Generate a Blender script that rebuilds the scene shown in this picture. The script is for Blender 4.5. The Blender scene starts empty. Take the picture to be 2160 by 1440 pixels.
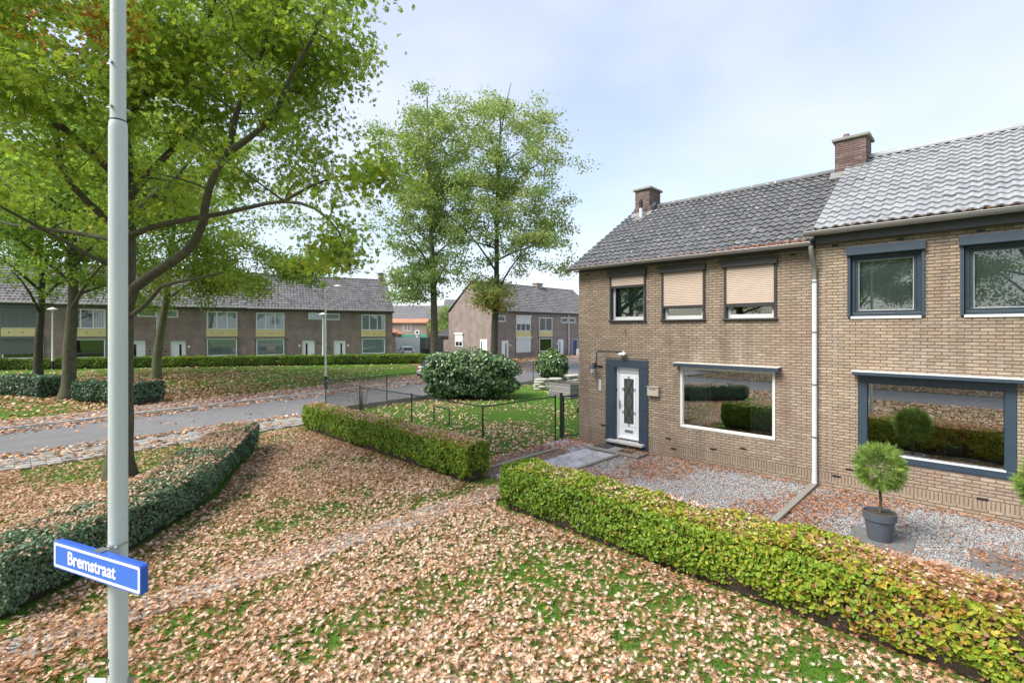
import bpy, math, random
import numpy as np
from mathutils import Vector, Matrix
random.seed(7)
RNG = np.random.default_rng(11)
scene = bpy.context.scene
COL = scene.collection

# ---------------------------------------------------------------- camera
cam_d = bpy.data.cameras.new('camera')
cam = bpy.data.objects.new('camera', cam_d)
COL.objects.link(cam)
CAM_F, CAM_H, CAM_YAW, CAM_Z = 1022.0, 696.0, math.radians(44.24), 3.6
cam_d.sensor_width = 36.0
cam_d.lens = CAM_F / 2160 * 36.0
cam_d.shift_y = -(720 - CAM_H) / 2160
cam_d.clip_start = 0.1
cam_d.clip_end = 2000
cam.location = (0, 0, CAM_Z)
cam.rotation_euler = (math.pi / 2, 0, CAM_YAW)
scene.camera = cam
CC, CS = math.cos(CAM_YAW), math.sin(CAM_YAW)
scene.render.resolution_x, scene.render.resolution_y = 1024, 682

# ---------------------------------------------------------------- world and sun
world = bpy.data.worlds.new('World')
scene.world = world
world.use_nodes = True
SUN_EL, SUN_AZ = math.radians(48), math.radians(200)   # azimuth measured from +Y towards +X
wn, wl = world.node_tree.nodes, world.node_tree.links
wn.clear()
w_out = wn.new('ShaderNodeOutputWorld')
w_bg = wn.new('ShaderNodeBackground')
w_bg.inputs['Strength'].default_value = 0.092
sky = wn.new('ShaderNodeTexSky')
sky.sky_type = 'NISHITA'
sky.sun_disc = False
sky.sun_elevation = SUN_EL
sky.sun_rotation = SUN_AZ
sky.air_density = 1.0
sky.dust_density = 1.5
sky.ozone_density = 1.0
tc = wn.new('ShaderNodeTexCoord')
mp = wn.new('ShaderNodeMapping')
mp.inputs['Scale'].default_value = (1.0, 1.0, 2.2)
mp.inputs['Rotation'].default_value = (0, 0, 0.6)
nz = wn.new('ShaderNodeTexNoise')
nz.inputs['Scale'].default_value = 1.5
nz.inputs['Detail'].default_value = 7
nz.inputs['Roughness'].default_value = 0.45
nz.inputs['Distortion'].default_value = 0.35
rp = wn.new('ShaderNodeValToRGB')
rp.color_ramp.elements[0].position = 0.40
rp.color_ramp.elements[0].color = (0.38, 0.38, 0.38, 1)
rp.color_ramp.elements[1].position = 0.66
rp.color_ramp.elements[1].color = (0.85, 0.85, 0.85, 1)
mx = wn.new('ShaderNodeMixRGB')
mx.inputs['Color2'].default_value = (3.75, 3.9, 4.5, 1)
wl.new(tc.outputs['Generated'], mp.inputs['Vector'])
wl.new(mp.outputs['Vector'], nz.inputs['Vector'])
wl.new(nz.outputs['Fac'], rp.inputs['Fac'])
wl.new(rp.outputs['Color'], mx.inputs['Fac'])
wl.new(sky.outputs['Color'], mx.inputs['Color1'])
wl.new(mx.outputs['Color'], w_bg.inputs['Color'])
wl.new(w_bg.outputs['Background'], w_out.inputs['Surface'])

sun_d = bpy.data.lights.new('sun', 'SUN')
sun_d.energy = 2.1
sun_d.angle = math.radians(30)
sun_d.color = (1.0, 0.96, 0.9)
sun = bpy.data.objects.new('sun', sun_d)
COL.objects.link(sun)
sdir = Vector((math.sin(SUN_AZ) * math.cos(SUN_EL), math.cos(SUN_AZ) * math.cos(SUN_EL), math.sin(SUN_EL)))
sun.rotation_euler = sdir.to_track_quat('Z', 'Y').to_euler()
sun.location = (0, -20, 40)

scene.view_settings.view_transform = 'Standard'
scene.view_settings.look = 'None'
scene.view_settings.gamma = 1
scene.view_settings.exposure = 1.62
scene.view_settings.use_curve_mapping = False

# ---------------------------------------------------------------- helpers
def world_px(p):
    X = CC * p[0] + CS * p[1]
    d = -CS * p[0] + CC * p[1]
    if d < 0.2:
        return None
    return 1080 + CAM_F * X / d, CAM_H - CAM_F * (p[2] - CAM_Z) / d, d

def in_view(x, y, margin=0.12):
    """numpy: ground points inside the horizontal field of view, with a margin"""
    X = CC * x + CS * y
    d = -CS * x + CC * y
    return (d > 0.8) & (np.abs(X) < (1.057 + margin) * d + 0.6)

class MB:
    def __init__(self):
        self.v, self.f, self.t = [], [], []
    def add(self, verts, faces, tint=0.5):
        o = len(self.v)
        self.v += [tuple(p) for p in verts]
        self.f += [tuple(i + o for i in fc) for fc in faces]
        self.t += [tint] * len(verts)
        return self
    def box(self, x0, x1, y0, y1, z0, z1, tint=0.5, M=None):
        vs = [(x0, y0, z0), (x1, y0, z0), (x1, y1, z0), (x0, y1, z0), (x0, y0, z1), (x1, y0, z1), (x1, y1, z1), (x0, y1, z1)]
        if M is not None:
            vs = [tuple(M @ Vector(p)) for p in vs]
        return self.add(vs, [(3, 2, 1, 0), (4, 5, 6, 7), (0, 1, 5, 4), (1, 2, 6, 5), (2, 3, 7, 6), (3, 0, 4, 7)], tint)
    def quad(self, a, b, c, d, tint=0.5):
        return self.add([a, b, c, d], [(0, 1, 2, 3)], tint)
    def tube(self, pts, radii, n=8, cap=True, tint=0.5):
        pts = [Vector(p) for p in pts]
        if not hasattr(radii, '__len__'):
            radii = [radii] * len(pts)
        o = len(self.v)
        up = None
        for i, p in enumerate(pts):
            t = (pts[min(i + 1, len(pts) - 1)] - pts[max(i - 1, 0)])
            if t.length < 1e-9:
                t = Vector((0, 0, 1))
            t.normalize()
            if up is None:
                up = Vector((1, 0, 0)) if abs(t.x) < 0.8 else Vector((0, 1, 0))
            a = (up - t * up.dot(t)).normalized()
            b = t.cross(a)
            up = a
            for k in range(n):
                an = 2 * math.pi * k / n
                q = p + (a * math.cos(an) + b * math.sin(an)) * radii[i]
                self.v.append(tuple(q))
                self.t.append(tint)
        for i in range(len(pts) - 1):
            for k in range(n):
                k2 = (k + 1) % n
                self.f.append((o + i * n + k, o + i * n + k2, o + (i + 1) * n + k2, o + (i + 1) * n + k))
        if cap:
            m_ = (len(pts) - 1) * n
            for s_, rev in ((o, True), (o + m_, False)):      # caps keep vertices of their own so that they do not bend the side's normals
                ring = [self.v[s_ + k] for k in range(n)]
                q = len(self.v)
                self.v += ring
                self.t += [tint] * n
                self.f.append(tuple(q + k for k in (reversed(range(n)) if rev else range(n))))
        return self
    def lathe(self, prof, n=24, c=(0, 0), tint=0.5):
        o = len(self.v)
        for r, z in prof:
            for k in range(n):
                an = 2 * math.pi * k / n
                self.v.append((c[0] + r * math.cos(an), c[1] + r * math.sin(an), z))
                self.t.append(tint)
        for i in range(len(prof) - 1):
            for k in range(n):
                k2 = (k + 1) % n
                self.f.append((o + i * n + k, o + i * n + k2, o + (i + 1) * n + k2, o + (i + 1) * n + k))
        return self
    def prism(self, poly, lo, hi, axis='y', tint=0.5):
        n = len(poly)
        def p3(a, b, h):
            return (a, h, b) if axis == 'y' else ((h, a, b) if axis == 'x' else (a, b, h))
        vs = [p3(a, b, lo) for a, b in poly] + [p3(a, b, hi) for a, b in poly]
        fs = [tuple(range(n)), tuple(reversed(range(n, 2 * n)))]
        for i in range(n):
            j = (i + 1) % n
            fs.append((i, i + n, j + n, j))
        return self.add(vs, fs, tint)
    def frame(self, x0, x1, z0, z1, w, y0, y1, wb=None, tint=0.5):
        """rectangular frame in the x-z plane, w wide, butted end to end"""
        wb = w if wb is None else wb
        self.box(x0, x1, y0, y1, z1 - w, z1, tint)
        self.box(x0, x1, y0, y1, z0, z0 + wb, tint)
        self.box(x0, x0 + w, y0, y1, z0 + wb, z1 - w, tint)
        self.box(x1 - w, x1, y0, y1, z0 + wb, z1 - w, tint)
        return self
    def mesh(self, name):
        me = bpy.data.meshes.new(name)
        me.from_pydata(self.v, [], self.f)
        at = me.attributes.new('tint', 'FLOAT', 'POINT')
        at.data.foreach_set('value', np.array(self.t, dtype=np.float32))
        me.update()
        return me
    def build(self, name, mat, parent=None, smooth=False, bevel=0.0, fixn=True):
        me = self.mesh(name)
        if fixn:
            import bmesh
            bm = bmesh.new()
            bm.from_mesh(me)
            bmesh.ops.recalc_face_normals(bm, faces=bm.faces)
            bm.to_mesh(me)
            bm.free()
        o = link(name, me, mat, parent)
        if smooth:
            for p in me.polygons:
                p.use_smooth = len(p.vertices) <= 4
        if bevel:
            md = o.modifiers.new('bevel', 'BEVEL')
            md.width = bevel
            md.segments = 2
            md.limit_method = 'ANGLE'
        return o

def link(name, me, mat, parent=None):
    o = bpy.data.objects.new(name, me)
    COL.objects.link(o)
    if mat is not None:
        if not me.materials:
            me.materials.append(mat)
    if parent is not None:
        o.parent = parent
    return o

def np_mesh(name, V, F, tint=None, mat=None, smooth=False):
    """V (n,3) float array, F (m,k) int array"""
    me = bpy.data.meshes.new(name)
    V = np.ascontiguousarray(V, dtype=np.float32)
    F = np.ascontiguousarray(F, dtype=np.int32)
    m, k = F.shape
    me.vertices.add(len(V))
    me.vertices.foreach_set('co', V.ravel())
    me.loops.add(m * k)
    me.loops.foreach_set('vertex_index', F.ravel())
    me.polygons.add(m)
    me.polygons.foreach_set('loop_start', np.arange(0, m * k, k, dtype=np.int32))
    if smooth:
        me.polygons.foreach_set('use_smooth', np.ones(m, dtype=bool))
    if tint is not None:
        at = me.attributes.new('tint', 'FLOAT', 'POINT')
        at.data.foreach_set('value', np.ascontiguousarray(tint, dtype=np.float32))
    me.update(calc_edges=True)
    if mat is not None:
        me.materials.append(mat)
    return me

def scatter(name, tmpl, P, R, S, tint, mat, parent=None, smooth=False):
    """copies of small template meshes merged into one.  tmpl: list of (verts (k,3), faces (m,q)) of equal size;
    P (n,3), R (n,3,3), S (n,) ; variants are dealt out in turn"""
    n = len(P)
    kv = tmpl[0][0].shape[0]
    T = np.stack([t[0] for t in tmpl])
    idx = RNG.integers(0, len(tmpl), n)
    loc = T[idx] * np.asarray(S)[:, None, None]
    V = np.einsum('nij,nkj->nki', R, loc) + P[:, None, :]
    F = (tmpl[0][1][None, :, :] + (np.arange(n) * kv)[:, None, None]).reshape(-1, tmpl[0][1].shape[1])
    me = np_mesh(name, V.reshape(-1, 3), F, np.repeat(tint, kv), mat, smooth)
    return link(name, me, mat, parent)

def rot_from_normals(N, spin):
    """rotation matrices whose third column is N, spun about it"""
    N = N / np.linalg.norm(N, axis=1, keepdims=True)
    a = np.where(np.abs(N[:, 2:3]) < 0.9, np.array([[0, 0, 1.0]]), np.array([[1.0, 0, 0]]))
    X = np.cross(a, N)
    X /= np.linalg.norm(X, axis=1, keepdims=True)
    Y = np.cross(N, X)
    c, s = np.cos(spin)[:, None], np.sin(spin)[:, None]
    X2 = X * c + Y * s
    Y2 = -X * s + Y * c
    return np.stack([X2, Y2, N], axis=2)

def empty(name, loc=(0, 0, 0), rz=0.0):
    o = bpy.data.objects.new(name, None)
    COL.objects.link(o)
    o.location = loc
    o.rotation_euler = (0, 0, rz)
    o.empty_display_size = 0.2
    return o

def tag(o, label=None, cat=None, group=None, kind=None):
    if label: o['label'] = label
    if cat: o['category'] = cat
    if group: o['group'] = group
    if kind: o['kind'] = kind
    return o

def copy_tree(o, parent=None):
    c = o.copy()
    COL.objects.link(c)
    if parent is not None:
        c.parent = parent
    for ch in list(o.children):
        copy_tree(ch, c)
    return c

def fieldnoise(x, y, s, seed=0):
    """smooth value in 0..1 from summed sines"""
    r = np.random.default_rng(seed)
    z = np.zeros_like(x)
    tot = 0
    for k in range(9):
        a = r.uniform(0, 2 * math.pi)
        f = s * r.uniform(0.5, 2.2)
        w = 1.0 / (0.6 + f / s)
        z = z + w * np.sin((x * math.cos(a) + y * math.sin(a)) * f + r.uniform(0, 6.28))
        tot += w
    return 0.5 + 0.5 * np.clip(z / tot * 2.2, -1, 1)

# ---------------------------------------------------------------- materials
def nt(name):
    m = bpy.data.materials.new(name)
    m.use_nodes = True
    n, l = m.node_tree.nodes, m.node_tree.links
    b = n['Principled BSDF']
    return m, n, l, b

def mat_plain(name, col, rough=0.6, var=0.12, scale=6.0, bump=0.0, bscale=60.0, metal=0.0, spec=0.5, col2=None, c2amt=0.5):
    m, n, l, b = nt(name)
    geo = n.new('ShaderNodeNewGeometry')
    t = n.new('ShaderNodeTexNoise')
    t.inputs['Scale'].default_value = scale
    t.inputs['Detail'].default_value = 6
    t.inputs['Roughness'].default_value = 0.65
    l.new(geo.outputs['Position'], t.inputs['Vector'])
    r = n.new('ShaderNodeValToRGB')
    r.color_ramp.elements[0].position = 0.3
    r.color_ramp.elements[1].position = 0.72
    lo = [c * (1 - var) for c in col]
    hi = [min(1, c * (1 + var)) for c in col] if col2 is None else [a * (1 - c2amt) + c * c2amt for a, c in zip(col, col2)]
    r.color_ramp.elements[0].color = (*lo, 1)
    r.color_ramp.elements[1].color = (*hi, 1)
    l.new(t.outputs['Fac'], r.inputs['Fac'])
    l.new(r.outputs['Color'], b.inputs['Base Color'])
    b.inputs['Roughness'].default_value = rough
    b.inputs['Metallic'].default_value = metal
    b.inputs['Specular IOR Level'].default_value = spec
    if bump:
        t2 = n.new('ShaderNodeTexNoise')
        t2.inputs['Scale'].default_value = bscale
        t2.inputs['Detail'].default_value = 5
        l.new(geo.outputs['Position'], t2.inputs['Vector'])
        bp = n.new('ShaderNodeBump')
        bp.inputs['Strength'].default_value = bump
        bp.inputs['Distance'].default_value = 0.02
        l.new(t2.outputs['Fac'], bp.inputs['Height'])
        l.new(bp.outputs['Normal'], b.inputs['Normal'])
    return m

def mat_tint(name, stops, rough=0.7, spec=0.3, objrand=False, nscale=25.0, nvar=0.25, big=0.0, bigscale=0.5, bigcol=(0.1, 0.1, 0.08), bump=0.0, translucent=0.0, spots=None, streak=None):
    """colour picked per piece from a ramp through the attribute 'tint'"""
    m, n, l, b = nt(name)
    at = n.new('ShaderNodeAttribute')
    at.attribute_name = 'tint'
    fac = at.outputs['Fac']
    if objrand:
        oi = n.new('ShaderNodeObjectInfo')
        ad = n.new('ShaderNodeMath')
        ad.operation = 'ADD'
        l.new(fac, ad.inputs[0])
        l.new(oi.outputs['Random'], ad.inputs[1])
        fr = n.new('ShaderNodeMath')
        fr.operation = 'FRACT'
        l.new(ad.outputs[0], fr.inputs[0])
        fac = fr.outputs[0]
    r = n.new('ShaderNodeValToRGB')
    el = r.color_ramp.elements
    while len(el) < len(stops):
        el.new(0.5)
    for e, (p, c) in zip(el, stops):
        e.position = p
        e.color = (*c, 1)
    l.new(fac, r.inputs['Fac'])
    geo = n.new('ShaderNodeNewGeometry')
    t = n.new('ShaderNodeTexNoise')
    t.inputs['Scale'].default_value = nscale
    t.inputs['Detail'].default_value = 5
    l.new(geo.outputs['Position'], t.inputs['Vector'])
    mr = n.new('ShaderNodeMapRange')
    mr.inputs['From Min'].default_value = 0.25
    mr.inputs['From Max'].default_value = 0.75
    mr.inputs['To Min'].default_value = 1 - nvar
    mr.inputs['To Max'].default_value = 1 + nvar
    l.new(t.outputs['Fac'], mr.inputs['Value'])
    mu = n.new('ShaderNodeVectorMath')
    mu.operation = 'SCALE'
    l.new(r.outputs['Color'], mu.inputs[0])
    l.new(mr.outputs['Result'], mu.inputs['Scale'])
    col = mu.outputs['Vector']
    if big:
        t2 = n.new('ShaderNodeTexNoise')
        t2.inputs['Scale'].default_value = bigscale
        t2.inputs['Detail'].default_value = 6
        t2.inputs['Roughness'].default_value = 0.6
        l.new(geo.outputs['Position'], t2.inputs['Vector'])
        m2 = n.new('ShaderNodeMapRange')
        m2.inputs['From Min'].default_value = 0.42
        m2.inputs['From Max'].default_value = 0.72
        m2.inputs['To Min'].default_value = 0
        m2.inputs['To Max'].default_value = big
        l.new(t2.outputs['Fac'], m2.inputs['Value'])
        mx2 = n.new('ShaderNodeMixRGB')
        mx2.inputs['Color2'].default_value = (*bigcol, 1)
        l.new(m2.outputs['Result'], mx2.inputs['Fac'])
        l.new(col, mx2.inputs['Color1'])
        col = mx2.outputs['Color']
    if spots:
        t3 = n.new('ShaderNodeTexNoise')
        t3.inputs['Scale'].default_value = spots[0]
        t3.inputs['Detail'].default_value = 3
        l.new(geo.outputs['Position'], t3.inputs['Vector'])
        m3 = n.new('ShaderNodeMapRange')
        m3.inputs['From Min'].default_value = spots[1]
        m3.inputs['From Max'].default_value = spots[1] + 0.06
        m3.inputs['To Max'].default_value = spots[3]
        l.new(t3.outputs['Fac'], m3.inputs['Value'])
        mx3 = n.new('ShaderNodeMixRGB')
        mx3.inputs['Color2'].default_value = (*spots[2], 1)
        l.new(m3.outputs['Result'], mx3.inputs['Fac'])
        l.new(col, mx3.inputs['Color1'])
        col = mx3.outputs['Color']
    if streak:
        # lime and rain streaks, drawn out downwards
        for sc, th, sc_col, amt, off in streak:
            mpn = n.new('ShaderNodeMapping')
            mpn.inputs['Scale'].default_value = sc
            mpn.inputs['Location'].default_value = off
            l.new(geo.outputs['Position'], mpn.inputs['Vector'])
            ts = n.new('ShaderNodeTexNoise')
            ts.inputs['Scale'].default_value = 1.0
            ts.inputs['Detail'].default_value = 5
            l.new(mpn.outputs['Vector'], ts.inputs['Vector'])
            mrs = n.new('ShaderNodeMapRange')
            mrs.inputs['From Min'].default_value = th
            mrs.inputs['From Max'].default_value = th + 0.14
            mrs.inputs['To Max'].default_value = amt
            l.new(ts.outputs['Fac'], mrs.inputs['Value'])
            mxs = n.new('ShaderNodeMixRGB')
            mxs.inputs['Color2'].default_value = (*sc_col, 1)
            l.new(mrs.outputs['Result'], mxs.inputs['Fac'])
            l.new(col, mxs.inputs['Color1'])
            col = mxs.outputs['Color']
    l.new(col, b.inputs['Base Color'])
    b.inputs['Roughness'].default_value = rough
    b.inputs['Specular IOR Level'].default_value = spec
    if bump:
        t4 = n.new('ShaderNodeTexNoise')
        t4.inputs['Scale'].default_value = nscale * 2.5
        t4.inputs['Detail'].default_value = 4
        l.new(geo.outputs['Position'], t4.inputs['Vector'])
        bp = n.new('ShaderNodeBump')
        bp.inputs['Strength'].default_value = bump
        bp.inputs['Distance'].default_value = 0.01
        l.new(t4.outputs['Fac'], bp.inputs['Height'])
        l.new(bp.outputs['Normal'], b.inputs['Normal'])
    if translucent:
        tr = n.new('ShaderNodeBsdfTranslucent')
        l.new(col, tr.inputs['Color'])
        ms = n.new('ShaderNodeMixShader')
        ms.inputs['Fac'].default_value = translucent
        l.new(b.outputs['BSDF'], ms.inputs[1])
        l.new(tr.outputs['BSDF'], ms.inputs[2])
        l.new(ms.outputs['Shader'], n['Material Output'].inputs['Surface'])
    return m

def mat_glass(name, tint=(0.75, 0.82, 0.8), gain=1.7, base=0.05):
    m, n, l, b = nt(name)
    n.remove(b)
    tr = n.new('ShaderNodeBsdfTransparent')
    tr.inputs['Color'].default_value = (*tint, 1)
    gl = n.new('ShaderNodeBsdfGlossy')
    gl.inputs['Roughness'].default_value = 0.0
    gl.inputs['Color'].default_value = (0.95, 0.97, 0.97, 1)
    fr = n.new('ShaderNodeFresnel')
    fr.inputs['IOR'].default_value = 1.52
    ma = n.new('ShaderNodeMath')
    ma.operation = 'MULTIPLY_ADD'
    ma.use_clamp = True
    ma.inputs[1].default_value = gain
    ma.inputs[2].default_value = base
    l.new(fr.outputs[0], ma.inputs[0])
    ms = n.new('ShaderNodeMixShader')
    l.new(ma.outputs[0], ms.inputs['Fac'])
    l.new(tr.outputs[0], ms.inputs[1])
    l.new(gl.outputs[0], ms.inputs[2])
    l.new(ms.outputs[0], n['Material Output'].inputs['Surface'])
    return m

def mat_far_brick(name, c1, c2, mortar, scale=1.0):
    """brick courses too far away to tell apart"""
    m, n, l, b = nt(name)
    tcn = n.new('ShaderNodeTexCoord')
    sp = n.new('ShaderNodeSeparateXYZ')
    l.new(tcn.outputs['Object'], sp.inputs[0])
    ad = n.new('ShaderNodeMath')
    ad.operation = 'ADD'
    l.new(sp.outputs['X'], ad.inputs[0])
    l.new(sp.outputs['Y'], ad.inputs[1])
    cb = n.new('ShaderNodeCombineXYZ')
    l.new(ad.outputs[0], cb.inputs['X'])
    l.new(sp.outputs['Z'], cb.inputs['Y'])
    br = n.new('ShaderNodeTexBrick')
    br.inputs['Scale'].default_value = scale
    br.inputs['Brick Width'].default_value = 0.22
    br.inputs['Row Height'].default_value = 0.065
    br.inputs['Mortar Size'].default_value = 0.009
    br.inputs['Color1'].default_value = (*c1, 1)
    br.inputs['Color2'].default_value = (*c2, 1)
    br.inputs['Mortar'].default_value = (*mortar, 1)
    l.new(cb.outputs[0], br.inputs['Vector'])
    t = n.new('ShaderNodeTexNoise')
    t.inputs['Scale'].default_value = 1.2
    t.inputs['Detail'].default_value = 7
    l.new(tcn.outputs['Object'], t.inputs['Vector'])
    mr = n.new('ShaderNodeMapRange')
    mr.inputs['From Min'].default_value = 0.3
    mr.inputs['From Max'].default_value = 0.7
    mr.inputs['To Min'].default_value = 0.8
    mr.inputs['To Max'].default_value = 1.2
    l.new(t.outputs['Fac'], mr.inputs['Value'])
    mu = n.new('ShaderNodeVectorMath')
    mu.operation = 'SCALE'
    l.new(br.outputs['Color'], mu.inputs[0])
    l.new(mr.outputs['Result'], mu.inputs['Scale'])
    l.new(mu.outputs['Vector'], b.inputs['Base Color'])
    b.inputs['Roughness'].default_value = 0.85
    bp = n.new('ShaderNodeBump')
    bp.inputs['Strength'].default_value = 0.6
    bp.inputs['Distance'].default_value = 0.01
    bp.invert = True
    l.new(br.outputs['Fac'], bp.inputs['Height'])
    l.new(bp.outputs['Normal'], b.inputs['Normal'])
    return m

M = {}
M['brick'] = mat_tint('tan_brick', [(0.0, (0.257, 0.197, 0.144)), (0.25, (0.289, 0.222, 0.163)), (0.55, (0.310, 0.240, 0.178)), (0.8, (0.331, 0.260, 0.190)), (0.96, (0.378, 0.298, 0.218)), (1.0, (0.304, 0.207, 0.152))],
                      rough=0.85, spec=0.25, objrand=True, nscale=22, nvar=0.14, big=0.22, bigscale=0.55, bigcol=(0.20, 0.165, 0.13), streak=[((4.5, 4.5, 0.55), 0.56, (0.40, 0.37, 0.33), 0.42, (0, 0, 3)), ((2.2, 2.2, 0.4), 0.55, (0.13, 0.11, 0.085), 0.45, (5, 2, 1)), ((0.8, 0.8, 1.1), 0.52, (0.30, 0.18, 0.13), 0.28, (9, 1, 4))], bump=0.2)
M['brick_rest'] = mat_tint('tan_brick_wall', [(0.0, (0.257, 0.197, 0.144)), (0.25, (0.289, 0.222, 0.163)), (0.55, (0.310, 0.240, 0.178)), (0.8, (0.331, 0.260, 0.190)), (0.96, (0.378, 0.298, 0.218)), (1.0, (0.304, 0.207, 0.152))],
                      rough=0.85, spec=0.25, objrand=False, nscale=22, nvar=0.14, big=0.22, bigscale=0.55, bigcol=(0.20, 0.165, 0.13), streak=[((4.5, 4.5, 0.55), 0.56, (0.40, 0.37, 0.33), 0.42, (0, 0, 3)), ((2.2, 2.2, 0.4), 0.55, (0.13, 0.11, 0.085), 0.45, (5, 2, 1)), ((0.8, 0.8, 1.1), 0.52, (0.30, 0.18, 0.13), 0.28, (9, 1, 4))], bump=0.2)
M['brick2'] = mat_tint('yellow_tan_brick', [(0.0, (0.289, 0.224, 0.162)), (0.25, (0.320, 0.249, 0.179)), (0.55, (0.341, 0.268, 0.190)), (0.8, (0.367, 0.288, 0.204)), (0.96, (0.420, 0.328, 0.233)), (1.0, (0.347, 0.237, 0.171))],
                      rough=0.85, spec=0.25, objrand=True, nscale=22, nvar=0.14, big=0.16, bigscale=0.55, bigcol=(0.23, 0.185, 0.14), streak=[((4.5, 4.5, 0.55), 0.56, (0.40, 0.37, 0.33), 0.42, (0, 0, 3)), ((2.2, 2.2, 0.4), 0.55, (0.13, 0.11, 0.085), 0.45, (5, 2, 1)), ((0.8, 0.8, 1.1), 0.52, (0.30, 0.18, 0.13), 0.28, (9, 1, 4))], bump=0.2)
M['brick2_rest'] = mat_tint('yellow_tan_brick_wall', [(0.0, (0.289, 0.224, 0.162)), (0.25, (0.320, 0.249, 0.179)), (0.55, (0.341, 0.268, 0.190)), (0.8, (0.367, 0.288, 0.204)), (0.96, (0.420, 0.328, 0.233)), (1.0, (0.347, 0.237, 0.171))],
                      rough=0.85, spec=0.25, objrand=False, nscale=22, nvar=0.14, big=0.16, bigscale=0.55, bigcol=(0.23, 0.185, 0.14), streak=[((4.5, 4.5, 0.55), 0.56, (0.40, 0.37, 0.33), 0.42, (0, 0, 3)), ((2.2, 2.2, 0.4), 0.55, (0.13, 0.11, 0.085), 0.45, (5, 2, 1)), ((0.8, 0.8, 1.1), 0.52, (0.30, 0.18, 0.13), 0.28, (9, 1, 4))], bump=0.2)
M['mortar'] = mat_plain('dark_mortar', (0.145, 0.118, 0.094), 0.95, 0.3, 9, 0.3, 90)
M['inside'] = mat_plain('plaster_inside', (0.22, 0.21, 0.19), 0.9, 0.1)
M['mailbox'] = mat_plain('beige_mailbox', (0.46, 0.40, 0.33), 0.5, 0.06, 5)
M['chimney_brick'] = mat_tint('red_chimney_brick', [(0, (0.12, 0.075, 0.066)), (0.5, (0.16, 0.098, 0.088)), (1, (0.21, 0.15, 0.138))], rough=0.85, nscale=20, nvar=0.25, big=0.35, bigscale=2.0, bigcol=(0.22, 0.2, 0.18))
M['concrete'] = mat_plain('weathered_concrete', (0.34, 0.32, 0.28), 0.85, 0.25, 5, 0.3, 70, col2=(0.16, 0.16, 0.12), c2amt=0.7)
M['stone_sill'] = mat_plain('pale_sill_stone', (0.48, 0.47, 0.44), 0.6, 0.15, 8)
M['tile1'] = mat_tint('dark_roof_tile', [(0, (0.090, 0.093, 0.099)), (0.5, (0.108, 0.111, 0.117)), (1, (0.128, 0.131, 0.136))], rough=0.6, spec=0.5, objrand=True, nscale=30, nvar=0.3,
                      big=0.25, bigscale=1.3, bigcol=(0.15, 0.145, 0.125), spots=(10.0, 0.62, (0.48, 0.47, 0.42), 0.75))
M['tile2'] = mat_tint('grey_glazed_roof_tile', [(0, (0.265, 0.275, 0.285)), (0.5, (0.30, 0.31, 0.32)), (1, (0.34, 0.348, 0.355))], rough=0.38, spec=0.6, objrand=True, nscale=25, nvar=0.1,
                      big=0.15, bigscale=1.0, bigcol=(0.3, 0.29, 0.27), spots=(11.0, 0.72, (0.5, 0.46, 0.42), 0.5))
M['tile_far'] = mat_tint('far_roof_tile', [(0, (0.085, 0.085, 0.09)), (0.5, (0.12, 0.118, 0.124)), (1, (0.165, 0.16, 0.165))], rough=0.65, spec=0.4, nscale=3, nvar=0.3, big=0.4, bigscale=0.6, bigcol=(0.19, 0.18, 0.16), spots=(5.0, 0.66, (0.34, 0.32, 0.28), 0.6))
M['tile_orange'] = mat_plain('orange_roof_tile', (0.48, 0.19, 0.11), 0.8, 0.2, 3)
M['zinc'] = mat_plain('zinc', (0.36, 0.36, 0.35), 0.45, 0.22, 6, metal=0.6, col2=(0.2, 0.17, 0.14), c2amt=0.5)
M['pvc_grey'] = mat_plain('light_grey_pvc', (0.62, 0.65, 0.68), 0.4, 0.06, 5)
M['slate'] = mat_plain('slate_blue_paint', (0.030, 0.050, 0.074), 0.45, 0.10, 5, 0.05, 60)
M['slate2'] = mat_plain('slate_grey_paint', (0.024, 0.040, 0.056), 0.4, 0.08, 5)
M['fascia'] = mat_plain('charcoal_board', (0.06, 0.064, 0.072), 0.55, 0.12, 4)
M['shutter_dark'] = mat_plain('dark_brown_grey_metal', (0.032, 0.031, 0.034), 0.45, 0.2, 6)
M['beige_slat'] = mat_plain('beige_shutter_slats', (0.50, 0.395, 0.32), 0.5, 0.05, 4)
M['white'] = mat_plain('white_paint', (0.78, 0.79, 0.80), 0.35, 0.03, 5)
M['offwhite'] = mat_plain('cream_white_frame', (0.66, 0.64, 0.60), 0.45, 0.05, 5)
M['grey_white'] = mat_plain('grey_white_frame', (0.55, 0.57, 0.57), 0.45, 0.06, 5)
M['glass'] = mat_glass('window_glass', (0.75, 0.80, 0.79), 3.4, 0.28)
M['glass_up'] = mat_glass('upstairs_glass', (0.80, 0.85, 0.84), 1.3, 0.04)
M['glass_far'] = mat_glass('far_window_glass', (0.88, 0.92, 0.92), 1.0, 0.04)
M['door_glass'] = mat_plain('obscured_door_glass', (0.075, 0.085, 0.075), 0.25, 0.3, 18, 0.25, 120)
M['blind'] = mat_plain('pale_window_blind', (0.40, 0.42, 0.42), 0.9, 0.03, 3)
M['curtain'] = mat_plain('net_curtain', (0.84, 0.85, 0.87), 0.9, 0.1, 10)
M['dark_curtain'] = mat_plain('teal_blind', (0.10, 0.17, 0.18), 0.9, 0.1, 4)
M['black'] = mat_plain('black_metal', (0.02, 0.021, 0.022), 0.4, 0.15, 8)
M['rubber'] = mat_plain('rubber', (0.025, 0.025, 0.025), 0.8, 0.2, 8)
M['fence_green'] = mat_plain('dark_green_coated_steel', (0.022, 0.036, 0.032), 0.35, 0.25, 10, col2=(0.05, 0.065, 0.055))
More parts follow.
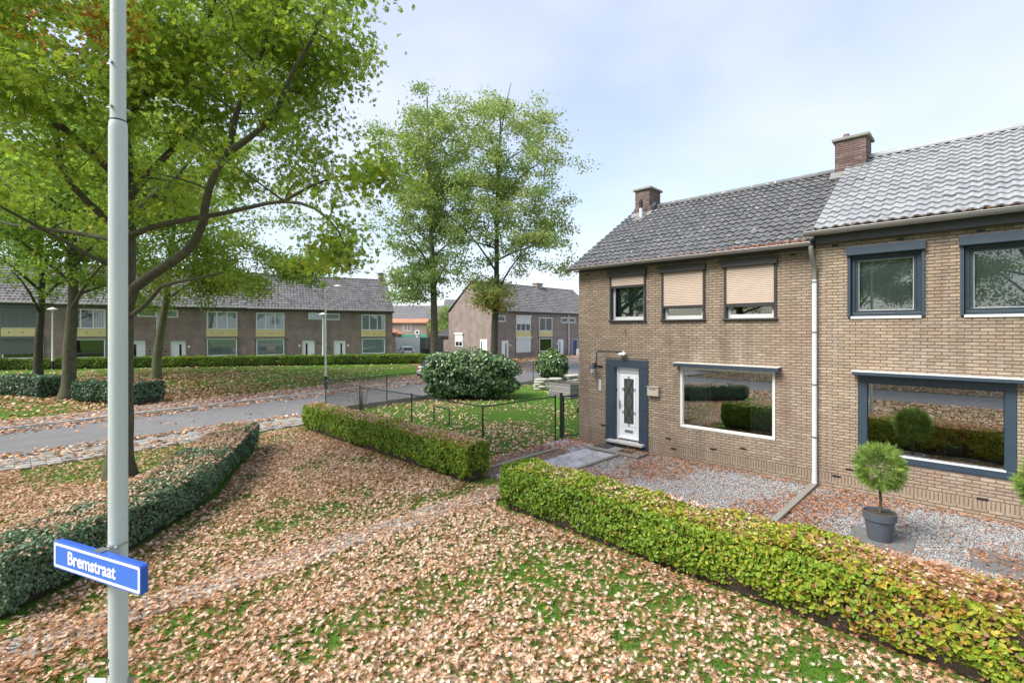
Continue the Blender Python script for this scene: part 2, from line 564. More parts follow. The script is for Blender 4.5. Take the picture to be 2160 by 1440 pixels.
M['lamp_post'] = mat_tint('pale_grey_green_paint', [(0, (0.50, 0.555, 0.535)), (1, (0.52, 0.57, 0.55))], rough=0.42, spec=0.45, nscale=2.5, nvar=0.05, big=0.22, bigscale=3.5, bigcol=(0.40, 0.43, 0.40), spots=(28.0, 0.70, (0.30, 0.30, 0.26), 0.45))
M['lamp_post_old'] = mat_plain('lichen_grey_post', (0.36, 0.37, 0.27), 0.6, 0.25, 3)
M['steel'] = mat_plain('bare_steel', (0.45, 0.46, 0.47), 0.35, 0.15, 9, metal=0.8)
M['sign_blue'] = mat_plain('sign_blue', (0.055, 0.18, 0.68), 0.35, 0.02, 3)
M['sign_edge_blue'] = mat_plain('sign_edge_blue', (0.03, 0.10, 0.45), 0.4, 0.05, 3)
M['sign_white'] = mat_plain('sign_white', (0.85, 0.86, 0.88), 0.4, 0.02, 3)
M['asphalt'] = mat_plain('asphalt', (0.165, 0.16, 0.162), 0.9, 0.14, 1.4, 0.35, 220)
M['paving'] = mat_tint('concrete_paving', [(0, (0.23, 0.22, 0.205)), (0.5, (0.30, 0.29, 0.27)), (1, (0.37, 0.36, 0.335))], rough=0.85, nscale=9, nvar=0.25, big=0.4, bigscale=2.2, bigcol=(0.15, 0.15, 0.11), bump=0.3)
M['path_tile'] = mat_tint('mossy_paving', [(0, (0.15, 0.16, 0.13)), (0.5, (0.20, 0.205, 0.175)), (1, (0.25, 0.25, 0.215))], rough=0.9, nscale=9, nvar=0.3, big=0.55, bigscale=3.0, bigcol=(0.13, 0.17, 0.07), bump=0.35)
M['bluestone'] = mat_tint('pale_bluestone', [(0, (0.36, 0.36, 0.40)), (0.5, (0.45, 0.45, 0.49)), (1, (0.55, 0.54, 0.58))], rough=0.5, spec=0.4, nscale=7, nvar=0.2, big=0.35, bigscale=3.5, bigcol=(0.25, 0.24, 0.24), bump=0.15)
M['brick_paver'] = mat_tint('worn_clinker', [(0, (0.24, 0.19, 0.17)), (0.5, (0.31, 0.25, 0.225)), (1, (0.37, 0.31, 0.28))], rough=0.9, nscale=7, nvar=0.2, big=0.3, bigscale=1.0, bigcol=(0.3, 0.18, 0.11))
M['kerb'] = mat_plain('kerb_concrete', (0.50, 0.48, 0.45), 0.85, 0.2, 4, 0.2, 60)
M['pot'] = mat_plain('anthracite_pot', (0.085, 0.095, 0.115), 0.5, 0.08, 6)
M['soil'] = mat_plain('dark_soil', (0.055, 0.04, 0.028), 0.95, 0.4, 18, 0.6, 60)
M['wood_grey'] = mat_tint('weathered_planks', [(0, (0.17, 0.16, 0.165)), (0.5, (0.23, 0.215, 0.22)), (1, (0.30, 0.285, 0.285))], rough=0.85, nscale=14, nvar=0.2)
M['sandbag'] = mat_tint('pale_flat_stone', [(0, (0.30, 0.29, 0.24)), (0.5, (0.38, 0.37, 0.31)), (1, (0.46, 0.45, 0.39))], rough=0.9, nscale=12, nvar=0.25, bump=0.4)
M['pink'] = mat_plain('pink_cloth', (0.75, 0.32, 0.42), 0.8, 0.25, 25, col2=(0.9, 0.8, 0.82), c2amt=0.9)
M['yellow_panel'] = mat_plain('pale_yellow_panel', (0.66, 0.55, 0.27), 0.6, 0.06, 2)
M['row_brick'] = mat_far_brick('brown_brick_courses', (0.25, 0.178, 0.155), (0.30, 0.215, 0.185), (0.22, 0.18, 0.165))
M['row_brick2'] = mat_far_brick('rose_brick_courses', (0.25, 0.185, 0.165), (0.30, 0.225, 0.20), (0.23, 0.205, 0.19))
M['pink_brick'] = mat_far_brick('pale_rose_brick_courses', (0.36, 0.25, 0.22), (0.42, 0.30, 0.26), (0.36, 0.30, 0.27))
M['grey_shutter'] = mat_plain('grey_roller_shutter', (0.12, 0.125, 0.125), 0.5, 0.05, 4)
M['white_shutter'] = mat_plain('white_roller_shutter', (0.72, 0.72, 0.71), 0.5, 0.04, 4)
M['blue_door'] = mat_plain('blue_door_paint', (0.035, 0.05, 0.22), 0.4, 0.1, 4)
M['grey_gate'] = mat_plain('pale_grey_gate_board', (0.40, 0.44, 0.50), 0.6, 0.12, 3)
M['dark_gate'] = mat_plain('dark_gate_board', (0.05, 0.055, 0.068), 0.6, 0.2, 3)
M['green_plastic'] = mat_plain('green_container', (0.14, 0.40, 0.28), 0.5, 0.1, 3)
M['car_paint'] = mat_plain('silver_white_car_paint', (0.62, 0.63, 0.66), 0.22, 0.02, 2, spec=0.7)
M['car_glass'] = mat_plain('car_glass', (0.02, 0.022, 0.025), 0.05, 0.05, 2, spec=0.8)
M['red_lens'] = mat_plain('red_lens', (0.45, 0.02, 0.02), 0.2, 0.1, 8)
M['red'] = mat_plain('sign_red', (0.6, 0.05, 0.05), 0.4, 0.05, 4)
M['bark'] = mat_plain('grey_green_bark', (0.085, 0.08, 0.052), 0.95, 0.35, 4, 0.9, 28, col2=(0.12, 0.115, 0.065), c2amt=0.8)
M['bark_dark'] = mat_plain('dark_bark', (0.048, 0.043, 0.032), 0.95, 0.4, 4, 0.8, 28, col2=(0.085, 0.085, 0.05), c2amt=0.6)
M['bark_green'] = mat_plain('algae_bark', (0.13, 0.145, 0.065), 0.95, 0.3, 3, 0.8, 24, col2=(0.17, 0.16, 0.10), c2amt=0.8)
M['twig'] = mat_plain('hedge_twigs', (0.05, 0.037, 0.026), 0.95, 0.4, 18, 0.8, 40)
M['leaf_main'] = mat_tint('oak_leaf', [(0, (0.17, 0.29, 0.035)), (0.45, (0.31, 0.44, 0.045)), (0.75, (0.42, 0.52, 0.055)), (0.9, (0.56, 0.52, 0.06)), (0.955, (0.42, 0.26, 0.03)), (1.0, (0.55, 0.14, 0.03))], rough=0.5, spec=0.3, nscale=3, nvar=0.15, translucent=0.6)
M['leaf_park'] = mat_tint('park_leaf', [(0, (0.13, 0.24, 0.04)), (0.5, (0.23, 0.37, 0.05)), (0.85, (0.37, 0.45, 0.055)), (1.0, (0.33, 0.27, 0.05))], rough=0.5, spec=0.3, nscale=3, nvar=0.15, translucent=0.6)
M['leaf_tall'] = mat_tint('tall_tree_leaf', [(0, (0.19, 0.30, 0.10)), (0.5, (0.30, 0.41, 0.12)), (0.8, (0.43, 0.45, 0.12)), (1.0, (0.33, 0.24, 0.06))], rough=0.5, spec=0.3, nscale=3, nvar=0.15, translucent=0.6)
M['leaf_hedge'] = mat_tint('hornbeam_leaf', [(0, (0.07, 0.14, 0.02)), (0.4, (0.165, 0.285, 0.028)), (0.72, (0.29, 0.40, 0.04)), (0.89, (0.50, 0.46, 0.05)), (0.95, (0.48, 0.24, 0.06)), (1.0, (0.40, 0.22, 0.14))], rough=0.5, spec=0.35, nscale=8, nvar=0.15, translucent=0.35)
M['leaf_dark'] = mat_tint('dark_privet_leaf', [(0, (0.065, 0.132, 0.074)), (0.6, (0.118, 0.21, 0.112)), (1.0, (0.20, 0.28, 0.14))], rough=0.4, spec=0.4, nscale=8, nvar=0.2, translucent=0.15)
M['leaf_laurel'] = mat_tint('laurel_leaf', [(0, (0.035, 0.075, 0.04)), (0.6, (0.075, 0.15, 0.06)), (0.88, (0.15, 0.25, 0.07)), (1.0, (0.22, 0.27, 0.09))], rough=0.26, spec=0.6, nscale=8, nvar=0.2, translucent=0.12)
M['leaf_conifer'] = mat_tint('cypress_spray', [(0, (0.11, 0.20, 0.04)), (0.6, (0.22, 0.34, 0.065)), (0.9, (0.34, 0.44, 0.10)), (1.0, (0.38, 0.18, 0.09))], rough=0.6, spec=0.25, nscale=8, nvar=0.2, translucent=0.25)
M['grass'] = mat_tint('grass_blade', [(0, (0.05, 0.13, 0.012)), (0.6, (0.10, 0.22, 0.018)), (1.0, (0.20, 0.30, 0.045))], rough=0.6, spec=0.2, nscale=2, nvar=0.25, translucent=0.3)
M['litter'] = mat_tint('fallen_leaf', [(0, (0.17, 0.07, 0.028)), (0.2, (0.36, 0.165, 0.07)), (0.42, (0.54, 0.32, 0.19)), (0.7, (0.74, 0.55, 0.405)), (0.93, (0.82, 0.67, 0.55)), (1.0, (0.60, 0.24, 0.05))], rough=0.75, spec=0.2, nscale=9, nvar=0.12, translucent=0.15)
M['litter_red'] = mat_tint('rusty_fallen_leaf', [(0, (0.15, 0.062, 0.028)), (0.4, (0.33, 0.145, 0.07)), (0.75, (0.50, 0.26, 0.15)), (1.0, (0.58, 0.36, 0.25))], rough=0.75, spec=0.2, nscale=9, nvar=0.15, translucent=0.1)
M['pebble'] = mat_tint('grey_gravel', [(0, (0.24, 0.235, 0.23)), (0.5, (0.35, 0.345, 0.34)), (0.85, (0.45, 0.445, 0.44)), (1.0, (0.56, 0.54, 0.50))], rough=0.8, spec=0.3, nscale=30, nvar=0.2)
M['gravel_bed'] = mat_plain('gravel_bed', (0.26, 0.255, 0.26), 0.95, 0.4, 40, 0.8, 90)
M['dark_slab'] = mat_plain('dark_slab_stone', (0.14, 0.145, 0.145), 0.8, 0.2, 5, 0.2, 60)
# ---------------------------------------------------------------- ground, road, pavements
def terr(u, v):
    t = np.clip((-np.asarray(u, dtype=float) - 29.0) / 12.0, 0, 1)
    return 0.3 * t * t * (3 - 2 * t)

def near_edge(v): return -19.6 - 0.085 * v
def far_edge(v): return -25.2 - 0.15 * v
def far_pave(v): return -27.3 - 0.20 * v

def ground_mat():
    m, n, l, b = nt('lawn_ground')
    geo = n.new('ShaderNodeNewGeometry')
    t = n.new('ShaderNodeTexNoise'); t.inputs['Scale'].default_value = 0.22; t.inputs['Detail'].default_value = 8; t.inputs['Roughness'].default_value = 0.62
    t2 = n.new('ShaderNodeTexNoise'); t2.inputs['Scale'].default_value = 7.0; t2.inputs['Detail'].default_value = 8; t2.inputs['Roughness'].default_value = 0.7
    l.new(geo.outputs['Position'], t.inputs['Vector']); l.new(geo.outputs['Position'], t2.inputs['Vector'])
    r = n.new('ShaderNodeValToRGB')
    r.color_ramp.elements[0].position = 0.3; r.color_ramp.elements[0].color = (0.045, 0.11, 0.012, 1)
    r.color_ramp.elements[1].position = 0.72; r.color_ramp.elements[1].color = (0.095, 0.20, 0.022, 1)
    l.new(t2.outputs['Fac'], r.inputs['Fac'])
    mxx = n.new('ShaderNodeMixRGB'); mxx.inputs['Color2'].default_value = (0.135, 0.145, 0.045, 1)
    mr = n.new('ShaderNodeMapRange'); mr.inputs['From Min'].default_value = 0.48; mr.inputs['From Max'].default_value = 0.62; mr.inputs['To Max'].default_value = 0.6
    l.new(t.outputs['Fac'], mr.inputs['Value']); l.new(mr.outputs['Result'], mxx.inputs['Fac']); l.new(r.outputs['Color'], mxx.inputs['Color1'])
    l.new(mxx.outputs['Color'], b.inputs['Base Color'])
    b.inputs['Roughness'].default_value = 0.95
    b.inputs['Specular IOR Level'].default_value = 0.1
    bp = n.new('ShaderNodeBump'); bp.inputs['Strength'].default_value = 0.8; bp.inputs['Distance'].default_value = 0.04
    t3 = n.new('ShaderNodeTexNoise'); t3.inputs['Scale'].default_value = 30; t3.inputs['Detail'].default_value = 4
    l.new(geo.outputs['Position'], t3.inputs['Vector']); l.new(t3.outputs['Fac'], bp.inputs['Height']); l.new(bp.outputs['Normal'], b.inputs['Normal'])
    return m
M['ground'] = ground_mat()

xs = np.concatenate([np.array([-900, -500, -300, -200, -140, -110]), np.arange(-95, 41, 2.5), np.array([60, 100, 200, 500, 900])])
ys = np.concatenate([np.array([-900, -500, -200, -100, -60]), np.arange(-40, 101, 5.0), np.array([130, 180, 300, 500, 900])])
gx, gy = np.meshgrid(xs, ys, indexing='ij')
gv = np.stack([gx.ravel(), gy.ravel(), terr(gx, gy).ravel()], axis=1)
nyy = len(ys)
gf = np.array([(i * nyy + j, (i + 1) * nyy + j, (i + 1) * nyy + j + 1, i * nyy + j + 1) for i in range(len(xs) - 1) for j in range(nyy - 1)])
tag(link('ground', np_mesh('ground', gv, gf, None, M['ground'], True), M['ground']), kind='structure')

def strip(name, fa, fb, v0, v1, z, mat, n=40, kind='structure'):
    V, F = [], []
    for i in range(n + 1):
        v = v0 + (v1 - v0) * i / n
        a, b = fa(v), fb(v)
        for k in range(5):
            u = a + (b - a) * k / 4
            V.append((u, v, float(terr(u, v)) + z))
    for i in range(n):
        for k in range(4):
            F.append((i * 5 + k, i * 5 + k + 1, i * 5 + 6 + k, i * 5 + 5 + k))
    o = link(name, np_mesh(name, np.array(V), np.array(F), None, mat, True), mat)
    return tag(o, kind=kind)

strip('road', lambda v: far_edge(v) + 0.1, lambda v: near_edge(v), -60, 120, 0.008, M['asphalt'])
fp = strip('far_pavement', lambda v: far_pave(v), lambda v: far_edge(v) - 0.12, -60, 60, 0.085, M['brick_paver'])
# second road behind the camera, seen reflected in the ground floor windows
strip('side_road', lambda v: -17.0, lambda v: 40.0, -10.5, -5.0, 0.012, M['asphalt'], 4)

# kerb stones along the far side, one metre each
kerb = empty('kerb')
tag(kerb, kind='structure')
for k in range(-14, 46):
    v0, v1 = k, k + 0.985
    u0, u1 = far_edge(v0), far_edge(v1)
    b = MB()
    z = 0.105 + random.uniform(-.004, .004)
    b.add([(u0 - .12, v0, -.05), (u0 + .03, v0, -.05), (u1 + .03, v1, -.05), (u1 - .12, v1, -.05),
           (u0 - .12, v0, z), (u0 + .01, v0, z), (u1 + .01, v1, z), (u1 - .12, v1, z)],
          [(4, 5, 6, 7), (0, 1, 5, 4), (1, 2, 6, 5), (2, 3, 7, 6), (3, 0, 4, 7)])
    b.build('kerb_stone', M['kerb'], kerb)

# near pavement: bed and separate 30 x 30 tiles
strip('pavement_bed', lambda v: near_edge(v) + 0.05, lambda v: -17.7 - 0.10 * v, -40, 9.3, 0.016, M['soil'], 12)
pav = empty('pavement')
tag(pav, kind='structure')
tile_meshes = []
for k in range(6):
    b = MB()
    e = random.uniform(0.0, .006)
    b.add([(0, 0, -.03), (.292, 0, -.03), (.292, .292, -.03), (0, .292, -.03), (.006, .006, .0), (.286, .006, e), (.286, .286, e), (.006, .286, .0)],
          [(4, 5, 6, 7), (0, 1, 5, 4), (1, 2, 6, 5), (2, 3, 7, 6), (3, 0, 4, 7)], (k + .5) / 6)
    tile_meshes.append(b.mesh('paving_tile'))
restp = MB()
for j in range(-50, 31):
    v = j * 0.3
    for i in range(6):
        u = near_edge(v) + 0.07 + i * 0.3 + (0.15 if j % 2 else 0)
        if u > -17.9 - 0.10 * v:
            continue
        if -2.6 < v < 9.4:
            o = link('paving_tile', random.choice(tile_meshes), M['paving'], pav)
            o.location = (u, v, 0.035 + random.uniform(-.004, .004))
            o.rotation_euler = (random.uniform(-.01, .01), random.uniform(-.01, .01), 0.085)
        else:
            restp.box(u, u + .292, v, v + .292, 0.0, 0.036, random.random())
tag(restp.build('paving_tile_rest', M['paving'], pav), kind='stuff')

# lawn path of paired tiles, running from the gap between the hedges to the side road
path = empty('garden_path')
tag(path, kind='structure')
for j in range(-8, 27):
    for i in range(2):
        u = -8.08 + i * 0.31 + 0.02 * math.sin(j * .9)
        o = link('path_tile', random.choice(tile_meshes), M['path_tile'], path)
        o.location = (u, j * 0.305 - .1, 0.03 + random.uniform(-.012, .008))
        o.rotation_euler = (random.uniform(-.03, .03), random.uniform(-.03, .03), random.uniform(-.03, .03))

# front garden: gravel bed, slabs, edgings
gb = MB()
gb.box(-9.9, 4.5, 8.15, 12.86, -.05, 0.012)
tag(gb.build('gravel_bed', M['gravel_bed']), kind='structure')
sl = empty('stone_slab_path')
tag(sl, kind='structure')
def slab(u0, u1, v0, v1, z, mat, parent, name='slab', tint=None):
    b = MB()
    b.box(u0, u1, v0, v1, z - .05, z, random.random() if tint is None else tint)
    return b.build(name, M[mat], parent, bevel=.006)
for j in range(9):
    v = 8.2 + j * 0.42
    z = 0.045 + random.uniform(-.004, .004)
    slab(-8.62, -8.08, v, v + .41, z, 'bluestone', sl)
    slab(-8.07, -7.58, v, v + .41, z + .003, 'bluestone', sl)
for k, u in enumerate((-9.85, -9.25)):
    for v in (11.4, 12.0):
        slab(u, u + .59, v, v + .59, 0.042 + .003 * k, 'bluestone', sl)
ds = empty('door_step_slab')
tag(ds, 'low concrete slab with a grey mat below the white front door', 'doorstep')
ds.location = (0, 0, 0)
slab(-8.5, -6.85, 12.02, 12.62, .10, 'paving', ds, 'concrete_slab', .2)
b = MB(); b.box(-8.45, -7.95, 12.2, 12.6, .102, .118); b.build('mat', M['fascia'], ds)
b = MB(); b.box(-7.6, -7.15, 12.15, 12.5, .102, .112); b.build('mat', M['soil'], ds)
for args in ((-9.2, -9.08, 8.2, 11.3), (-7.5, -7.40, 8.2, 12.0)):
    eb = MB(); eb.box(*args, -.05, .085)
    tag(eb.build('edging_strip', M['concrete']), 'mossy concrete edging beside the slab path, %s side' % ('left' if args[0] < -9 else 'right'), 'edging', 'concrete garden edgings')
eb = MB(); eb.box(-2.84, -2.72, 8.1, 12.80, -.05, .10)
tag(eb.build('edging_strip', M['concrete']), 'long concrete edging running from the downpipe foot across the gravel', 'edging', 'concrete garden edgings')

# ---------------------------------------------------------------- the two near houses
V0 = 12.88
def wall_cells(b, x0, x1, z0, z1, ops, y0, y1):
    """front face, reveals and back face of a wall with rectangular openings"""
    xsn = sorted({x0, x1, *[o[0] for o in ops], *[o[1] for o in ops]})
    zsn = sorted({z0, z1, *[o[2] for o in ops], *[o[3] for o in ops]})
    xsn = [x for x in xsn if x0 <= x <= x1]
    zsn = [z for z in zsn if z0 <= z <= z1]
    for i in range(len(xsn) - 1):
        for j in range(len(zsn) - 1):
            cx, cz = (xsn[i] + xsn[i + 1]) / 2, (zsn[j] + zsn[j + 1]) / 2
            if any(o[0] < cx < o[1] and o[2] < cz < o[3] for o in ops):
                continue
            a, c, d, e = xsn[i], xsn[i + 1], zsn[j], zsn[j + 1]
            b.quad((a, y0, d), (c, y0, d), (c, y0, e), (a, y0, e))
            b.quad((c, y1, d), (a, y1, d), (a, y1, e), (c, y1, e))
    for o in ops:
        a, c, d, e = o
        b.quad((a, y0, d), (a, y1, d), (a, y1, e), (a, y0, e))
        b.quad((c, y0, d), (c, y0, e), (c, y1, e), (c, y1, d))
        b.quad((a, y0, e), (a, y1, e), (c, y1, e), (c, y0, e))
        b.quad((a, y0, d), (c, y0, d), (c, y1, d), (a, y1, d))

BR_H, BR_J, BR_L, BR_HJ = 0.0535, 0.0145, 0.208, 0.010
brick_full = []
for k in range(8):
    b = MB()
    L, H = BR_L, BR_H
    j = lambda s=.0022: random.uniform(-s, s)
    yf = -0.011 + j()
    b.add([(j(), 0, j()), (L + j(), 0, j()), (L + j(), 0, H + j()), (j(), 0, H + j()),
           (.007 + j(), yf, .006 + j()), (L - .007 + j(), yf, .006 + j()), (L - .007 + j(), yf, H - .006 + j()), (.007 + j(), yf, H - .006 + j())],
          [(4, 5, 6, 7), (0, 1, 5, 4), (1, 2, 6, 5), (2, 3, 7, 6), (3, 0, 4, 7)], k / 8)
    brick_full.append(b.mesh('brick'))

def brick_wall(house, hx, mat, mat_rest, x0, x1, z0, z1, ops, name_rest='brick_rest', budget=280, y=0.0):
    cells = []
    z = z0
    row = 0
    soldier = (0.175, 0.175 + 0.205)
    while z + BR_H <= z1 + 0.02:
        if soldier[0] - .01 <= z < soldier[1]:
            # upright course
            x = x0
            while x + BR_H < x1:
                if not any(o[0] - .005 < x + BR_H and x < o[1] + .005 and o[2] < soldier[1] and soldier[0] < o[3] for o in ops):
                    cells.append((x, soldier[0], BR_H, soldier[1] - soldier[0] - BR_J, 0))
                x += BR_H + .009
            z = soldier[1]
            row += 1
            continue
        mod = BR_L + BR_HJ
        x = x0 - (mod / 2 if row % 2 else 0)
        while x < x1 - .02:
            iv = [(max(x, x0), min(x + BR_L, x1))]
            for o in ops:
                if o[2] < z + BR_H - .004 and o[3] > z + .004:
                    nv = []
                    for p, q in iv:
                        if o[1] <= p or o[0] >= q:
                            nv.append((p, q))
                        else:
                            if o[0] - p > .025: nv.append((p, o[0]))
                            if q - o[1] > .025: nv.append((o[1], q))
                    iv = nv
            for p, q in iv:
                if q - p > .02:
                    cells.append((p, z, q - p, BR_H, 1 if abs(q - p - BR_L) < .002 else 0))
            x += mod
        z += BR_H + BR_J
        row += 1
    def size(cell):
        q = world_px((hx + cell[0], V0 - .01, cell[1]))
        if q is None or not (40 < q[0] < 2130 and 0 < q[1] < 1440):
            return 0
        return 1 / q[2]
    full = sorted([c for c in cells if c[4] == 1], key=size, reverse=True)
    pick = set(full[:budget])
    rest = MB()
    for c in cells:
        x, z, L, H, _ = c
        if c in pick:
            o = link('brick', random.choice(brick_full), mat, house)
            o.location = (x, y, z)
            continue
        yf = y - 0.011 + random.uniform(-.0022, .0022)
        jj = lambda: random.uniform(-.002, .002)
        e = .006
        rest.add([(x, y, z), (x + L, y, z), (x + L, y, z + H), (x, y, z + H),
                  (x + e + jj(), yf, z + e + jj()), (x + L - e + jj(), yf, z + e + jj()), (x + L - e + jj(), yf, z + H - e + jj()), (x + e + jj(), yf, z + H - e + jj())],
                 [(4, 5, 6, 7), (0, 1, 5, 4), (1, 2, 6, 5), (2, 3, 7, 6), (3, 0, 4, 7)], random.random() * (.25 if z < .5 else 1))
    return tag(rest.build(name_rest, mat_rest, house, fixn=False), kind='stuff')

# roof tiles with one roll and one trough each
TW, TL = 0.2, 0.305
def tile_mesh(tint, k=6, w=TW, l=TL + .05, amp=.021, name='roof_tile'):
    b = MB()
    V = []
    for s, lift in ((l, 0.002), (0.0, 0.046), (0.0, 0.046), (0.006, 0.006)):
        for i in range(k + 1):
            x = w * i / k
            V.append((x, s, lift + amp * math.sin(2 * math.pi * (i / k) + .6)))
    F = []
    for r_ in (0, 2):
        for i in range(k):
            F.append((r_ * (k + 1) + i, (r_ + 1) * (k + 1) + i, (r_ + 1) * (k + 1) + i + 1, r_ * (k + 1) + i + 1))
    b.add(V, F, tint)
    me = b.mesh(name)
    for p in me.polygons:
        p.use_smooth = p.index < k
    return me

def roof_slope(house, hx, hy, x0, x1, ye, ze, yr, zr, mat, budget=290, back=False):
    ang = math.atan2(zr - ze, yr - ye)
    Ls = math.hypot(zr - ze, yr - ye)
    nrow = int(Ls / TL)
    ncol = int(round((x1 - x0) / TW))
    w = (x1 - x0) / ncol
    protos = [tile_mesh(k / 7, w=w) for k in range(7)]
    cs, sn = math.cos(ang), math.sin(ang)
    cells = []
    for r_ in range(nrow):
        s = r_ * (Ls / nrow)
        for c in range(ncol):
            cells.append((x0 + c * w, ye + cs * s, ze + sn * s))
    def size(p):
        q = world_px((hx + p[0], hy + p[1], p[2]))
        if q is None or not (0 < q[0] < 2160 and 0 < q[1] < 1440):
            return 0
        return 1 / q[2]
    order = sorted(cells, key=size, reverse=True)
    pick = set(order[:budget])
    rest = MB()
    for p in cells:
        dz = random.uniform(-.006, .006)
        if p in pick:
            o = link('roof_tile', random.choice(protos), mat, house)
            o.location = (p[0], p[1], p[2] + dz)
            o.rotation_euler = (ang + random.uniform(-.012, .012), random.uniform(-.016, .016), random.uniform(-.012, .012))
        else:
            me = random.choice(protos)
            Mx = Matrix.Translation((p[0], p[1], p[2] + dz)) @ Matrix.Rotation(ang + random.uniform(-.012, .012), 4, 'X') @ Matrix.Rotation(random.uniform(-.016, .016), 4, 'Y')
            rest.add([tuple(Mx @ v.co) for v in me.vertices], [tuple(f.vertices) for f in me.polygons], random.random())
    if rest.v:
        tag(rest.build('roof_tile_rest', mat, house, fixn=False), kind='stuff')

def half_pipe(b, pts_profile, x0, x1, n=1):
    """open gutter: profile points (y,z) swept along x"""
    k = len(pts_profile)
    V = [(x0, y, z) for y, z in pts_profile] + [(x1, y, z) for y, z in pts_profile]
    F = [(i, i + 1, k + i + 1, k + i) for i in range(k - 1)]
    b.add(V, F)

def gutter(house, x0, x1, y, z, r=.075, joint=2.0):
    b = MB()
    outer = [(y - r * math.cos(a) if True else 0, z - r * math.sin(a)) for a in np.linspace(0, math.pi, 9)]
    inner = [(yy * 1.0 + (.006 if yy < y else -.006), zz + .004) for yy, zz in outer]
    half_pipe(b, outer, x0, x1)
    half_pipe(b, inner[::-1], x0, x1)
    b.tube([(x0, y - r, z + .006), (x1, y - r, z + .006)], .011, 6)
    b.prism(outer, x0 - .004, x0, 'x')
    b.prism(outer, x1, x1 + .004, 'x')
    x = x0 + 1.1
    while x < x1 - .3:
        half_pipe(b, [(yy - .004 if yy < y else yy + .004, zz - .004) for yy, zz in outer], x, x + .03)
        x += joint
    return b.build('gutter', M['zinc'], house, smooth=False, fixn=False)

def near_house(name, label, x0, x1, ops, bmat, tmat, eave, ridge, hx=0.0):
    """front wall in the plane y = 0 of the house frame, ground at z = 0"""
    h = empty(name, (hx, V0, 0))
    tag(h, label, 'house', 'attached brick houses on the right')
    ye, ze = eave
    yr, zr = ridge
    depth = 7.8
    ztop = ze + .0
    b = MB()
    wall_cells(b, x0, x1, 0, ztop, ops, 0.0, 0.28)
    # side walls with gables and the back wall
    for x, s in ((x0, .25), (x1, -.25)):
        prof = [(0.28, 0), (depth, 0), (depth, ztop), (yr, zr - .08), (0.28, ztop + .05)]
        b.prism(prof, min(x, x + s), max(x, x + s), 'x')
    b.box(x0 + .25, x1 - .25, depth - .25, depth, 0, ztop)
    b.build('wall', M['mortar'], h, fixn=False)
    f = MB()
    f.box(x0 + .25, x1 - .25, .28, depth - .25, 2.72, 2.86)
    f.box(x0 + .25, x1 - .25, .28, depth - .25, -.02, .12)
    f.box(x0 + .25, x1 - .25, 3.4, 3.5, .12, 2.72)
    f.box(x0 + .25, x1 - .25, 3.4, 3.5, 2.86, ztop - .2)
    f.box(x0 + .25, x1 - .25, .28, depth - .25, ztop - .2, ztop - .1)
    f.build('interior', M['inside'], h)
    # roof boarding under the tiles, both slopes
    rb = MB()
    t = .06
    for x_a, x_b in ((x0 - (.16 if x0 < -5 else 0), x1),):
        rb.prism([(ye + .02, ze - .03), (yr, zr - .03), (depth + .25, ze - .03), (depth + .25, ze - .03 - t), (yr, zr - .03 - t), (ye + .02, ze - .03 - t)], x_a, x_b, 'x')
    rb.build('roof', M['fascia'], h)
    roof_slope(h, hx, V0, x0 - (.18 if x0 < -5 else 0), x1, ye, ze, yr, zr, tmat)
    # ridge tiles
    rx = x0 - (.18 if x0 < -5 else 0)
    rme = MB()
    prof = [(.13 * math.cos(a), .11 * math.sin(a) - .03) for a in np.linspace(-.25, math.pi + .25, 9)]
    V = [(0, y, z) for y, z in prof] + [(.40, y * .94, z * .94) for y, z in prof]
    rme.add(V, [(i, 9 + i, 10 + i, 1 + i) for i in range(8)], .5)
    for q in (0,):
        rme.add([(0, y, z) for y, z in prof] + [(0, y * .9, z * .9 - .01) for y, z in prof], [(i, i + 1, 10 + i, 9 + i) for i in range(8)], .2)
    rmesh = rme.mesh('ridge_tile')
    while rx < x1 - .05:
        o = link('ridge_tile', rmesh, tmat, h)
        o.location = (rx, yr, zr + .03 + random.uniform(-.006, .006))
        rx += .36
    return h

